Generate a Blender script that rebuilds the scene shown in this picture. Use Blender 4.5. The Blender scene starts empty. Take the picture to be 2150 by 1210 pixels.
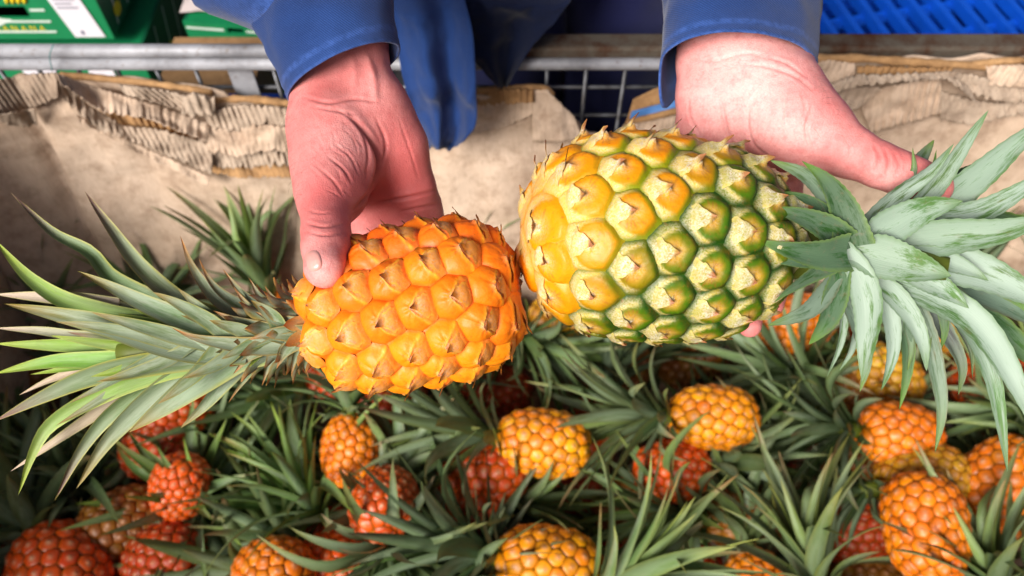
import bpy, math, random
import numpy as np
from mathutils import Matrix, Vector, noise as mnoise

random.seed(7)
RNG = np.random.default_rng(7)
SC = bpy.context.scene
COL = SC.collection

# ------------------------------------------------------------------ camera
FPX = 1687.0                       # focal length in pixels of the 2150 px wide photograph
PITCH = math.radians(56.0)
CAM = np.array([0.0, 0.0, 1.6])
FWD = np.array([0.0, math.cos(PITCH), -math.sin(PITCH)])
UPV = np.array([0.0, math.sin(PITCH), math.cos(PITCH)])
RGT = np.array([1.0, 0.0, 0.0])
cam_data = bpy.data.cameras.new('camera')
cam = bpy.data.objects.new('camera', cam_data)
COL.objects.link(cam)
cam.location = CAM
cam.rotation_euler = (math.pi / 2 - PITCH, 0, 0)
cam_data.sensor_width = 36.0
cam_data.lens = 36.0 * FPX / 2150.0
cam_data.clip_start = 0.02
cam_data.clip_end = 200.0
cam_data.dof.use_dof = True
cam_data.dof.focus_distance = 0.475
cam_data.dof.aperture_fstop = 8.0
SC.camera = cam

# ------------------------------------------------------------------ sky, soft sun, exposure
SUN_EL, SUN_AZ = math.radians(38), math.radians(213)   # azimuth clockwise from +Y: from the open side, a little behind the photographer
world = bpy.data.worlds.new('World')
SC.world = world
world.use_nodes = True
wn = world.node_tree
bg = wn.nodes['Background']
sky = wn.nodes.new('ShaderNodeTexSky')
sky.sky_type = 'NISHITA'
sky.sun_disc = False
sky.sun_elevation = SUN_EL
sky.sun_rotation = SUN_AZ
sky.air_density = 0.65
sky.dust_density = 6.0
sky.ozone_density = 0.6
wn.links.new(sky.outputs[0], bg.inputs[0])
bg.inputs[1].default_value = 0.05
sun_data = bpy.data.lights.new('sun', 'SUN')
sun = bpy.data.objects.new('sun', sun_data)
COL.objects.link(sun)
sun_data.energy = 3.3
sun_data.angle = math.radians(26)
sun_data.color = (1.0, 0.95, 0.88)
sdir = Vector((math.sin(SUN_AZ) * math.cos(SUN_EL), math.cos(SUN_AZ) * math.cos(SUN_EL), math.sin(SUN_EL)))
sun.rotation_euler = sdir.to_track_quat('Z', 'Y').to_euler()
SC.view_settings.view_transform = 'Standard'
SC.view_settings.look = 'None'
SC.view_settings.exposure = 0.64
SC.view_settings.gamma = 1.0
SC.view_settings.use_curve_mapping = False
SC.render.engine = 'CYCLES'
SC.cycles.use_denoising = True
SC.cycles.max_bounces = 6
SC.cycles.transparent_max_bounces = 4


# ------------------------------------------------------------------ helpers
def P(px, py, d):
    """point seen at pixel (px, py) of the photograph at axial depth d"""
    return CAM + d * (FWD + RGT * ((px - 1075.0) / FPX) + UPV * ((605.0 - py) / FPX))


def ray(px, py):
    v = FWD + RGT * ((px - 1075.0) / FPX) + UPV * ((605.0 - py) / FPX)
    return v


def onY(px, py, y):
    v = ray(px, py)
    return CAM + v * ((y - CAM[1]) / v[1])


def onZ(px, py, z):
    v = ray(px, py)
    return CAM + v * ((z - CAM[2]) / v[2])


def nrm(v):
    v = np.asarray(v, float)
    return v / (np.linalg.norm(v, axis=-1, keepdims=True) + 1e-12)


def smooth(x, a=0.0, b=1.0):
    t = np.clip((x - a) / (b - a), 0, 1)
    return t * t * (3 - 2 * t)


def lin(r, g, b):
    def f(c):
        c /= 255.0
        return c / 12.92 if c <= 0.04045 else ((c + 0.055) / 1.055) ** 2.4
    return np.array([f(r), f(g), f(b)])


def spline(pts, n):
    """Catmull-Rom through pts (k x m), resampled evenly to n points"""
    pts = np.asarray(pts, float)
    if len(pts) == 2:
        t = np.linspace(0, 1, n)[:, None]
        return pts[0] * (1 - t) + pts[1] * t
    ext = np.vstack([2 * pts[0] - pts[1], pts, 2 * pts[-1] - pts[-2]])
    out = []
    for i in range(1, len(ext) - 2):
        p0, p1, p2, p3 = ext[i - 1], ext[i], ext[i + 1], ext[i + 2]
        t = np.linspace(0, 1, 24, endpoint=False)[:, None]
        out.append(0.5 * (2 * p1 + (p2 - p0) * t + (2 * p0 - 5 * p1 + 4 * p2 - p3) * t ** 2 + (3 * p1 - p0 - 3 * p2 + p3) * t ** 3))
    out.append(ext[-2][None])
    c = np.vstack(out)
    s = np.concatenate([[0], np.cumsum(np.linalg.norm(np.diff(c, axis=0), axis=1))])
    q = np.linspace(0, s[-1], n)
    return np.stack([np.interp(q, s, c[:, k]) for k in range(c.shape[1])], 1)


def interp(pts, xs):
    pts = np.asarray(pts, float)
    return np.interp(xs, pts[:, 0], pts[:, 1])


def mesh_of(name, verts, faces, mat=None, col=None, uv=None, smooth_shade=True):
    me = bpy.data.meshes.new(name)
    verts = np.asarray(verts, float)
    if isinstance(faces, np.ndarray):
        k = faces.shape[1]
        nf = len(faces)
        me.vertices.add(len(verts))
        me.vertices.foreach_set('co', verts.astype(np.float32).ravel())
        me.loops.add(nf * k)
        me.loops.foreach_set('vertex_index', faces.astype(np.int32).ravel())
        me.polygons.add(nf)
        me.polygons.foreach_set('loop_start', np.arange(0, nf * k, k, dtype=np.int32))
        me.update(calc_edges=True)
    else:
        me.from_pydata([tuple(v) for v in verts], [], faces)
        me.update()
    if smooth_shade:
        me.polygons.foreach_set('use_smooth', np.ones(len(me.polygons), bool))
    if col is not None:
        ca = me.color_attributes.new('Col', 'FLOAT_COLOR', 'POINT')
        c = np.ones((len(verts), 4), np.float32)
        c[:, :col.shape[1]] = col
        ca.data.foreach_set('color', c.ravel())
    if uv is not None:
        ul = me.uv_layers.new(name='UVMap')
        li = np.empty(len(me.loops), np.int32)
        me.loops.foreach_get('vertex_index', li)
        ul.data.foreach_set('uv', np.asarray(uv, np.float32)[li].ravel())
    if mat is not None:
        me.materials.append(mat)
    return me


def put(name, me, parent=None, loc=None):
    o = bpy.data.objects.new(name, me)
    COL.objects.link(o)
    if parent is not None:
        o.parent = parent
    if loc is not None:
        o.location = loc
    return o


def tag(o, label, cat, group=None, kind=None):
    o['label'] = label
    o['category'] = cat
    if group:
        o['group'] = group
    if kind:
        o['kind'] = kind
    return o


def structure(o):
    o['kind'] = 'structure'
    return o


def empty(name, loc):
    o = bpy.data.objects.new(name, None)
    COL.objects.link(o)
    o.location = loc
    o.empty_display_size = 0.05
    return o


def grid_faces(nu, nv, wrap_u=False):
    """quads of a grid of nu x nv points (index = i * nv + j)"""
    iu = np.arange(nu if wrap_u else nu - 1)
    jv = np.arange(nv - 1)
    I, J = np.meshgrid(iu, jv, indexing='ij')
    I2 = (I + 1) % nu
    return np.stack([I * nv + J, I2 * nv + J, I2 * nv + J + 1, I * nv + J + 1], -1).reshape(-1, 4)


def box(name, lo, hi, mat, parent=None, bevel=0.0):
    """axis-aligned box with chamfered edges"""
    lo, hi = np.asarray(lo, float), np.asarray(hi, float)
    b = bevel
    if b <= 0:
        v = [(x, y, z) for x in (lo[0], hi[0]) for y in (lo[1], hi[1]) for z in (lo[2], hi[2])]
        f = [(0, 1, 3, 2), (4, 6, 7, 5), (0, 4, 5, 1), (2, 3, 7, 6), (0, 2, 6, 4), (1, 5, 7, 3)]
        return put(name, mesh_of(name, v, f, mat, smooth_shade=False), parent)
    import bmesh
    bm = bmesh.new()
    bmesh.ops.create_cube(bm, size=1.0)
    for vv in bm.verts:
        vv.co = Vector([(lo[k] + hi[k]) / 2 + vv.co[k] * (hi[k] - lo[k]) for k in range(3)])
    bmesh.ops.bevel(bm, geom=bm.edges[:], offset=b, segments=2, affect='EDGES', profile=0.5)
    me = bpy.data.meshes.new(name)
    bm.to_mesh(me)
    bm.free()
    if mat is not None:
        me.materials.append(mat)
    return put(name, me, parent)


def tube_mesh(name, pts, rad, mat, seg=8, caps=True, squash=None):
    """tube round a polyline of 3-D points; rad is a number or an array"""
    pts = np.asarray(pts, float)
    n = len(pts)
    rad = np.broadcast_to(np.asarray(rad, float), (n,))
    T = nrm(np.gradient(pts, axis=0))
    ref = np.array([0.3, 0.2, 0.93]) if abs(T[0][2]) < 0.8 else np.array([1.0, 0.1, 0.0])
    A = nrm(np.cross(T, ref))
    B = nrm(np.cross(T, A))
    ph = np.linspace(0, 2 * np.pi, seg, endpoint=False)
    V = pts[:, None] + rad[:, None, None] * (A[:, None] * np.cos(ph)[None, :, None] + B[:, None] * np.sin(ph)[None, :, None])
    V = V.transpose(1, 0, 2).reshape(-1, 3)
    F = [tuple(int(k) for k in f) for f in grid_faces(seg, n, True)]
    if caps:
        F.append(tuple(i * n for i in range(seg))[::-1])
        F.append(tuple(i * n + n - 1 for i in range(seg)))
    return mesh_of(name, V, F, mat)


def fbm(pts, scale, oct=3, seed=0.0):
    """fractal noise at an array of points, about -1..1"""
    out = np.empty(len(pts))
    for i, p in enumerate(pts):
        out[i] = mnoise.fractal(Vector((p[0] * scale + seed, p[1] * scale + seed * 1.7, p[2] * scale - seed)), 0.7, 2.0, oct)
    return out


# ------------------------------------------------------------------ materials
class M:
    def __init__(self, name):
        self.m = bpy.data.materials.new(name)
        self.m.use_nodes = True
        self.t = self.m.node_tree
        self.b = self.t.nodes['Principled BSDF']

    def n(self, kind, **kw):
        nd = self.t.nodes.new(kind)
        for k, v in kw.items():
            if k.startswith('i_'):
                key = k[2:]
                key = int(key) if key.isdigit() else key.replace('_', ' ')
                nd.inputs[key].default_value = v
            else:
                setattr(nd, k, v)
        return nd

    def l(self, a, b):
        self.t.links.new(a, b)

    def set(self, **kw):
        for k, v in kw.items():
            self.b.inputs[k.replace('_', ' ')].default_value = v

    def noise(self, scale, detail=3, rough=0.55, vec=None, dim='3D'):
        nd = self.n('ShaderNodeTexNoise', i_Scale=scale, i_Detail=detail, i_Roughness=rough)
        nd.noise_dimensions = dim
        self.l(vec if vec is not None else self.coord(), nd.inputs['Vector'])
        return nd.outputs['Fac']

    def coord(self, which='Object'):
        if not hasattr(self, '_c'):
            self._c = self.n('ShaderNodeTexCoord')
        return self._c.outputs[which]

    def scaled(self, vec, s):
        nd = self.n('ShaderNodeMapping')
        nd.inputs['Scale'].default_value = s
        self.l(vec, nd.inputs['Vector'])
        return nd.outputs[0]

    def ramp(self, fac, stops):
        nd = self.n('ShaderNodeValToRGB')
        e = nd.color_ramp.elements
        while len(e) < len(stops):
            e.new(0.5)
        for el, (p, c) in zip(e, stops):
            el.position = p
            el.color = tuple(c) + (1,) if len(c) == 3 else c
        self.l(fac, nd.inputs[0])
        return nd.outputs[0]

    def mapr(self, fac, a, b, c=0.0, d=1.0):
        nd = self.n('ShaderNodeMapRange', i_1=a, i_2=b, i_3=c, i_4=d)
        self.l(fac, nd.inputs[0])
        return nd.outputs[0]

    def mix(self, fac, a, b, mode='MIX'):
        nd = self.n('ShaderNodeMix', data_type='RGBA', blend_type=mode)
        for s, v in ((0, fac), (6, a), (7, b)):
            if hasattr(v, 'links'):
                self.l(v, nd.inputs[s])
            elif s == 0:
                nd.inputs[0].default_value = v
            else:
                nd.inputs[s].default_value = tuple(v) + (1,) if len(v) == 3 else v
        return nd.outputs[2]

    def math(self, op, a, b=0.0):
        nd = self.n('ShaderNodeMath', operation=op)
        for s, v in ((0, a), (1, b)):
            if hasattr(v, 'links'):
                self.l(v, nd.inputs[s])
            else:
                nd.inputs[s].default_value = v
        return nd.outputs[0]

    def attr(self, name='Col'):
        nd = self.n('ShaderNodeAttribute', attribute_name=name)
        return nd

    def bump(self, h, strength=0.3, dist=0.001):
        nd = self.n('ShaderNodeBump', i_Strength=strength, i_Distance=dist)
        self.l(h, nd.inputs['Height'])
        self.l(nd.outputs[0], self.b.inputs['Normal'])
        return nd

    def base(self, c):
        if hasattr(c, 'links'):
            self.l(c, self.b.inputs['Base Color'])
        else:
            self.b.inputs['Base Color'].default_value = tuple(c) + (1,)


def rind_material(name, dust, coat=0.12):
    m = M(name)
    a = m.attr()
    fine = m.noise(900, 3, 0.7)
    med = m.noise(160, 4, 0.6)
    c = m.mix(m.mapr(med, 0.45, 0.75, 0.0, 0.22), a.outputs['Color'], (0.40, 0.12, 0.01))
    fl = m.noise(260, 5, 0.75)
    c = m.mix(m.mapr(fl, 0.60, 0.70, 0.0, 0.55), c, lin(150, 84, 34))
    # powdery bloom: grains, thicker where the alpha channel says so
    g = m.math('MULTIPLY', m.mapr(fine, 0.36, 0.58), a.outputs['Alpha'])
    c = m.mix(g, c, dust)
    m.base(c)
    m.set(Roughness=0.5, Specular_IOR_Level=0.3, Coat_Weight=coat, Coat_Roughness=0.3, Subsurface_Weight=0.08, Subsurface_Scale=0.004)
    m.b.inputs['Subsurface Radius'].default_value = (1, 0.5, 0.1)
    h = m.math('ADD', m.noise(420, 4, 0.6), m.math('MULTIPLY', med, 1.2))
    m.bump(h, 0.35, 0.0009)
    return m.m


MAT = {}
MAT['rind_orange'] = rind_material('orange_rind', lin(214, 172, 134))
MAT['rind_green'] = rind_material('green_yellow_rind', lin(226, 216, 196))


def pile_rind():
    m = M('pile_rind')
    a = m.attr()
    oi = m.n('ShaderNodeObjectInfo')
    sep = m.n('ShaderNodeSeparateColor')
    m.l(a.outputs['Color'], sep.inputs[0])
    med = m.noise(90, 4, 0.6)
    c = m.mix(m.mapr(med, 0.45, 0.75, 0.0, 0.4), oi.outputs['Color'], lin(170, 60, 4))
    c = m.mix(sep.outputs[1], c, lin(130, 78, 8))
    c = m.mix(sep.outputs[0], c, lin(214, 160, 120))
    m.base(c)
    m.set(Roughness=0.45, Coat_Weight=0.1, Coat_Roughness=0.3)
    m.bump(m.noise(300, 3), 0.3, 0.001)
    return m.m


MAT['rind_pile'] = pile_rind()


def leaf_material(name, bloom, bloom_lo, bloom_hi, rough=0.42, tint=False, streak=True):
    m = M(name)
    a = m.attr()
    uvn = m.n('ShaderNodeUVMap')
    oi = m.n('ShaderNodeObjectInfo')
    add = m.n('ShaderNodeVectorMath', operation='ADD')
    m.l(uvn.outputs[0], add.inputs[0])
    cmb = m.n('ShaderNodeCombineXYZ')
    m.l(m.math('MULTIPLY', oi.outputs['Random'], 37.0), cmb.inputs[1])
    m.l(m.math('MULTIPLY', oi.outputs['Random'], 17.0), cmb.inputs[0])
    m.l(cmb.outputs[0], add.inputs[1])
    uv = add.outputs[0]
    base = a.outputs['Color']
    if tint:
        base = m.mix(1.0, base, oi.outputs['Color'], 'MULTIPLY')
    # fine parallel veins
    vein = m.noise(1.0, 2, 0.6, m.scaled(uv, (46, 1.2, 1)))
    c = m.mix(m.mapr(vein, 0.3, 0.7, 0.0, 0.34), base, (0.02, 0.05, 0.01))
    stain = m.noise(1.0, 5, 0.7, m.scaled(uv, (3.0, 5.0, 1)))
    c = m.mix(m.mapr(stain, 0.56, 0.72, 0.0, 0.5), c, lin(120, 96, 62))
    if streak:
        # pale wax bloom, rubbed off in streaks that follow the blade
        s1 = m.noise(1.0, 6, 0.72, m.scaled(uv, (3.0, 1.5, 1)))
        s2 = m.noise(1.0, 3, 0.6, m.scaled(uv, (30, 6, 1)))
        s = m.math('ADD', m.math('MULTIPLY', s1, 0.78), m.math('MULTIPLY', s2, 0.22))
        big = m.mapr(m.noise(1.0, 2, 0.5, m.scaled(uv, (1.1, 0.9, 1))), 0.35, 0.65, 0.10, -0.05)
        w = m.math('MULTIPLY', m.mapr(m.math('SUBTRACT', s, big), bloom_lo, bloom_hi, 1.0, 0.0), a.outputs['Alpha'])
        c = m.mix(w, c, bloom)
    m.base(c)
    m.set(Roughness=rough, Specular_IOR_Level=0.4)
    m.bump(vein, 0.4, 0.0008)
    # a little light comes through the blade
    tr = m.n('ShaderNodeBsdfTranslucent')
    m.l(c, tr.inputs['Color'])
    mx = m.n('ShaderNodeMixShader', i_0=0.16)
    m.l(m.b.outputs[0], mx.inputs[1])
    m.l(tr.outputs[0], mx.inputs[2])
    m.l(mx.outputs[0], m.t.nodes['Material Output'].inputs['Surface'])
    return m.m


MAT['leaf_green_crown'] = leaf_material('waxy_leaf', lin(168, 188, 174), 0.49, 0.60)
MAT['leaf_orange_crown'] = leaf_material('dusty_leaf', lin(176, 190, 170), 0.42, 0.64, streak=True)
MAT['leaf_pile'] = leaf_material('pile_leaf', lin(150, 170, 140), 0.42, 0.70, tint=True)


def skin_material():
    m = M('skin')
    a = m.attr()
    n1 = m.noise(38, 4, 0.6)
    n2 = m.noise(700, 3, 0.6)
    n3 = m.noise(170, 4, 0.7)
    c = m.mix(m.mapr(n1, 0.38, 0.70, 0.0, 0.7), lin(236, 158, 154), lin(212, 110, 110))
    sep = m.n('ShaderNodeSeparateColor')
    m.l(a.outputs['Color'], sep.inputs[0])
    c = m.mix(sep.outputs[0], c, lin(204, 96, 96))       # ruddy zones
    c = m.mix(sep.outputs[1], c, lin(150, 62, 58))       # creases: redder skin, with occlusion shade put into the colour
    c = m.mix(sep.outputs[2], c, lin(250, 198, 194))     # pale pads
    c = m.mix(m.mapr(n2, 0.35, 0.65, 0.0, 0.2), c, lin(190, 96, 90))
    c = m.mix(m.mapr(n3, 0.46, 0.70, 0.0, 0.42), c, lin(206, 100, 100))
    m.base(c)
    m.set(Roughness=0.48, Specular_IOR_Level=0.4, Subsurface_Weight=0.2, Subsurface_Scale=0.003)
    m.b.inputs['Subsurface Radius'].default_value = (1.0, 0.35, 0.2)
    vor = m.n('ShaderNodeTexVoronoi', feature='DISTANCE_TO_EDGE', i_Scale=520.0)
    m.l(m.coord(), vor.inputs['Vector'])
    wr = m.noise(120, 4, 0.65, m.scaled(m.coord(), (1.0, 0.35, 1.0)))
    h = m.math('ADD', m.math('MULTIPLY', m.mapr(vor.outputs['Distance'], 0.0, 0.12), 0.35), m.math('MULTIPLY', wr, 1.6))
    m.bump(h, 0.42, 0.0008)
    return m.m


MAT['skin'] = skin_material()
m = M('fingernail')
m.base(lin(222, 160, 152))
m.set(Roughness=0.28, Coat_Weight=0.3, Subsurface_Weight=0.2, Subsurface_Scale=0.003)
MAT['nail'] = m.m
m = M('hair')
m.base(lin(70, 45, 35))
m.set(Roughness=0.5)
MAT['hair'] = m.m


def cloth(name, c1, c2, twill=900.0, bump=0.4):
    m = M(name)
    n1 = m.noise(14, 4, 0.6)
    n2 = m.noise(1400, 2, 0.6)
    w = m.n('ShaderNodeTexWave', wave_type='BANDS', bands_direction='DIAGONAL', i_Scale=twill / 6.28, i_Distortion=0.8, i_Detail=1.0)
    m.l(m.coord(), w.inputs['Vector'])
    c = m.mix(m.mapr(n1, 0.35, 0.7), c1, c2)
    c = m.mix(m.mapr(w.outputs['Fac'], 0.0, 1.0, 0.0, 0.3), c, tuple(min(1, x * 1.9 + 0.01) for x in c2))
    c = m.mix(m.mapr(n2, 0.4, 0.7, 0.0, 0.25), c, tuple(x * 0.5 for x in c1))
    sep = m.n('ShaderNodeSeparateColor')
    m.l(m.attr().outputs['Color'], sep.inputs[0])
    c = m.mix(m.math('MULTIPLY', sep.outputs[0], m.mapr(m.noise(220, 4, 0.7), 0.3, 0.6)), c, tuple(x * 2.6 + 0.03 for x in c2))   # faded, worn edges
    lint = m.noise(380, 6, 0.8)
    c = m.mix(m.mapr(lint, 0.62, 0.72, 0.0, 0.5), c, tuple(x * 2.2 + 0.04 for x in c2))
    m.base(c)
    m.set(Roughness=0.85, Specular_IOR_Level=0.15, Sheen_Weight=0.15, Sheen_Roughness=0.5)
    h = m.math('ADD', w.outputs['Fac'], m.math('MULTIPLY', n2, 0.8))
    m.bump(h, bump, 0.0005)
    return m.m


MAT['jacket'] = cloth('blue_drill_cotton', lin(20, 44, 92), lin(31, 60, 116), 1750, 0.45)
MAT['navy'] = cloth('navy_cotton', lin(30, 34, 78), lin(40, 44, 92), 2600, 0.25)
MAT['jacket_shaded'] = cloth('shaded_drill_cotton', lin(13, 21, 46), lin(18, 29, 60), 1750, 0.4)  # jacket cloth darkened: the torso's shade on this panel is in the colour


def card(name, base, dark, stain):
    m = M(name)
    n1 = m.noise(7, 5, 0.6)
    n2 = m.noise(34, 7, 0.75)
    n3 = m.noise(1.0, 3, 0.6, m.scaled(m.coord(), (300, 300, 14)))
    c = m.mix(m.mapr(n1, 0.35, 0.7), base, dark)
    c = m.mix(m.mapr(n2, 0.46, 0.68, 0.0, 0.75), c, stain)
    c = m.mix(m.mapr(m.noise(3.2, 6, 0.7), 0.48, 0.68, 0.0, 0.65), c, stain)
    c = m.mix(m.mapr(n3, 0.35, 0.65, 0.0, 0.14), c, tuple(x * 0.55 for x in dark))
    m.base(c)
    m.set(Roughness=0.9, Specular_IOR_Level=0.15)
    m.bump(m.math('ADD', m.math('MULTIPLY', n1, 0.6), m.math('ADD', n2, m.math('MULTIPLY', n3, 0.6))), 0.5, 0.003)
    return m.m


MAT['card'] = card('cardboard', lin(210, 188, 168), lin(192, 168, 146), lin(150, 124, 104))
MAT['card_pale'] = card('pale_torn_cardboard', lin(196, 178, 160), lin(172, 152, 134), lin(124, 104, 88))
MAT['card_brown'] = card('brown_cardboard', lin(188, 150, 108), lin(166, 126, 84), lin(120, 90, 62))


def metal():
    m = M('galvanised_steel')
    n1 = m.noise(16, 5, 0.65)
    n2 = m.noise(160, 4, 0.7)
    c = m.mix(m.mapr(n1, 0.4, 0.7), lin(166, 168, 176), lin(112, 112, 118))
    c = m.mix(m.mapr(n2, 0.58, 0.72, 0.0, 0.7), c, lin(104, 84, 66))
    m.base(c)
    m.set(Metallic=0.25, Roughness=0.6)
    m.bump(n2, 0.2, 0.001)
    return m.m


MAT['steel'] = metal()
m = M('dull_wire')
m.base(m.mix(m.mapr(m.noise(60, 4), 0.4, 0.7), lin(112, 114, 120), lin(62, 58, 56)))
m.set(Metallic=0.6, Roughness=0.5)
MAT['wire'] = m.m
m = M('weathered_rail')
m.base(m.mix(m.mapr(m.noise(24, 5, 0.7), 0.42, 0.62), lin(96, 88, 78), lin(74, 44, 24)))
m.set(Metallic=0.3, Roughness=0.7)
MAT['rusty'] = m.m


def flat(name, c, rough=0.55, var=0.2, scale=20):
    m = M(name)
    m.base(m.mix(m.mapr(m.noise(scale, 4), 0.3, 0.75, 0.0, var * 2), tuple(c), tuple(x * 0.55 for x in c)))
    m.set(Roughness=rough)
    return m.m


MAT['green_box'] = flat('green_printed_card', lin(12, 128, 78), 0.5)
MAT['green_shaded'] = flat('shaded_green_printed_card', lin(8, 92, 60), 0.5)  # same green card darkened, shade of the side boards put into the colour
MAT['white_print'] = flat('white_print', lin(214, 226, 220), 0.6)
MAT['label'] = flat('paper_label', lin(226, 222, 232), 0.6, 0.1)
MAT['label_ink'] = flat('grey_label_ink', lin(128, 128, 146), 0.6, 0.1)
MAT['yellow_print'] = flat('yellow_print', lin(226, 200, 20), 0.6, 0.1)
MAT['black'] = flat('dark_hollow', lin(14, 16, 14), 0.8, 0.1)
MAT['blue_plastic'] = flat('blue_plastic', lin(8, 84, 208), 0.42, 0.25, 30)
MAT['blue_stripe'] = flat('blue_tape', lin(80, 132, 200), 0.6, 0.1)
MAT['concrete'] = flat('concrete_floor', lin(104, 100, 94), 0.85, 0.3, 6)
MAT['white_paper'] = flat('white_wrapping', lin(222, 208, 206), 0.7, 0.15)
MAT['orange_card'] = flat('orange_card', lin(190, 112, 24), 0.6, 0.2)
MAT['dry'] = flat('dried_bract', lin(176, 128, 92), 0.8, 0.3, 200)
MAT['core'] = flat('fruit_core', lin(200, 120, 16), 0.7, 0.3, 60)
MAT['core_green'] = flat('green_fruit_core', lin(92, 104, 24), 0.6, 0.3, 60)
MAT['thread'] = flat('teal_thread', lin(60, 130, 130), 0.7, 0.1)


# ------------------------------------------------------------------ pineapple fruit
class Barrel:
    """implicit barrel round +Z: base at z = 0, crown end at z = L"""
    def __init__(self, L, R, p=3.0, q=2.2, taper=0.06):
        self.L, self.R, self.p, self.q, self.taper = L, R, p, q, taper

    def f(self, X):
        zz = X[..., 2] / (self.L / 2) - 1.0
        rho = np.hypot(X[..., 0], X[..., 1]) / (self.R * (1 - self.taper * zz))
        return rho ** self.q + np.abs(zz) ** self.p

    def project(self, X):
        c = np.array([0, 0, self.L / 2])
        D = X - c
        lo = np.full(X.shape[:-1], 0.2)
        hi = np.full(X.shape[:-1], 3.0)
        for _ in range(26):
            mid = (lo + hi) / 2
            ins = self.f(c + D * mid[..., None]) < 1
            lo = np.where(ins, mid, lo)
            hi = np.where(ins, hi, mid)
        return c + D * lo[..., None]

    def normal(self, X):
        e = 1e-5
        g = np.stack([self.f(X + np.eye(3)[k] * e) - self.f(X - np.eye(3)[k] * e) for k in range(3)], -1)
        return nrm(g)


def eye_points(b, N, lo=0.025, hi=0.985, jit=0.0, rng=RNG, div=137.508):
    """eyes on the golden-angle spiral, even by area"""
    zz = np.linspace(-0.9999, 0.9999, 800)
    rho = b.R * (1 - b.taper * zz) * (1 - np.abs(zz) ** b.p) ** (1 / b.q)
    z = (zz + 1) * b.L / 2
    ds = np.hypot(np.diff(z), np.diff(rho))
    area = np.concatenate([[0], np.cumsum(ds * (rho[1:] + rho[:-1]) / 2)])
    area /= area[-1]
    k = np.arange(N)
    fr = np.clip(lo + (hi - lo) * (k + 0.5 + rng.normal(0, 8 * jit, N)) / N, 0.01, 0.99)
    zq = np.interp(fr, area, z)
    rq = np.interp(fr, area, rho)
    th = k * math.radians(div) + rng.normal(0, jit, N)
    return np.stack([rq * np.cos(th), rq * np.sin(th), zq], -1), fr


def fruitlet_geo(b, X, i, nang, nrad, style, rng, nb, grow=1.05):
    """one eye: returns verts, faces and per-vertex local coordinates"""
    x0 = X[i]
    n0 = b.normal(x0[None])[0]
    es = np.array([0, 0, 1.0]) - n0 * n0[2]
    if np.linalg.norm(es) < 0.15:
        es = nrm(np.array([x0[0], x0[1], 0]) * (-1 if x0[2] > b.L / 2 else 1) + 1e-6)
        es = es - n0 * (es @ n0)
    es = nrm(es)
    ea = np.cross(es, n0)
    D = X[nb] - x0
    pj = np.stack([D @ ea, D @ es], -1)
    d2 = (D ** 2).sum(-1)
    pj = pj / (np.linalg.norm(pj, axis=1, keepdims=True) + 1e-9) * np.sqrt(d2)[:, None]
    psi = np.linspace(0, 2 * np.pi, nang, endpoint=False)
    dirs = np.stack([np.cos(psi), np.sin(psi)], -1)
    dot = dirs @ pj.T
    Rp = np.where(dot > 1e-6, d2[None] / (2 * np.maximum(dot, 1e-9)), 9.0).min(1)
    sp = math.sqrt(np.sort(d2)[:6].mean())
    Rp = np.minimum(Rp, sp * 1.1) * grow
    rc = Rp.mean()
    t = np.linspace(0, 1, nrad) ** 0.85
    a = (t[:, None] * Rp[None]) * dirs[None, :, 0]
    v = (t[:, None] * Rp[None]) * dirs[None, :, 1]
    Q = x0 + a[..., None] * ea + v[..., None] * es
    S = b.project(Q.reshape(-1, 3))
    Nn = b.normal(S)
    u = (a / rc).ravel()
    w = (v / rc).ravel()
    T = np.repeat(t, nang)
    PS = np.tile(psi, nrad)
    fruitlet_geo.rp = (psi, Rp / rc)
    return S, Nn, u, w, T, PS, rc, es, ea, n0


def polar_faces(nrad, nang):
    I, J = np.meshgrid(np.arange(nrad - 1), np.arange(nang), indexing='ij')
    J2 = (J + 1) % nang
    return np.stack([I * nang + J, (I + 1) * nang + J, (I + 1) * nang + J2, I * nang + J2], -1).reshape(-1, 4)


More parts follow.
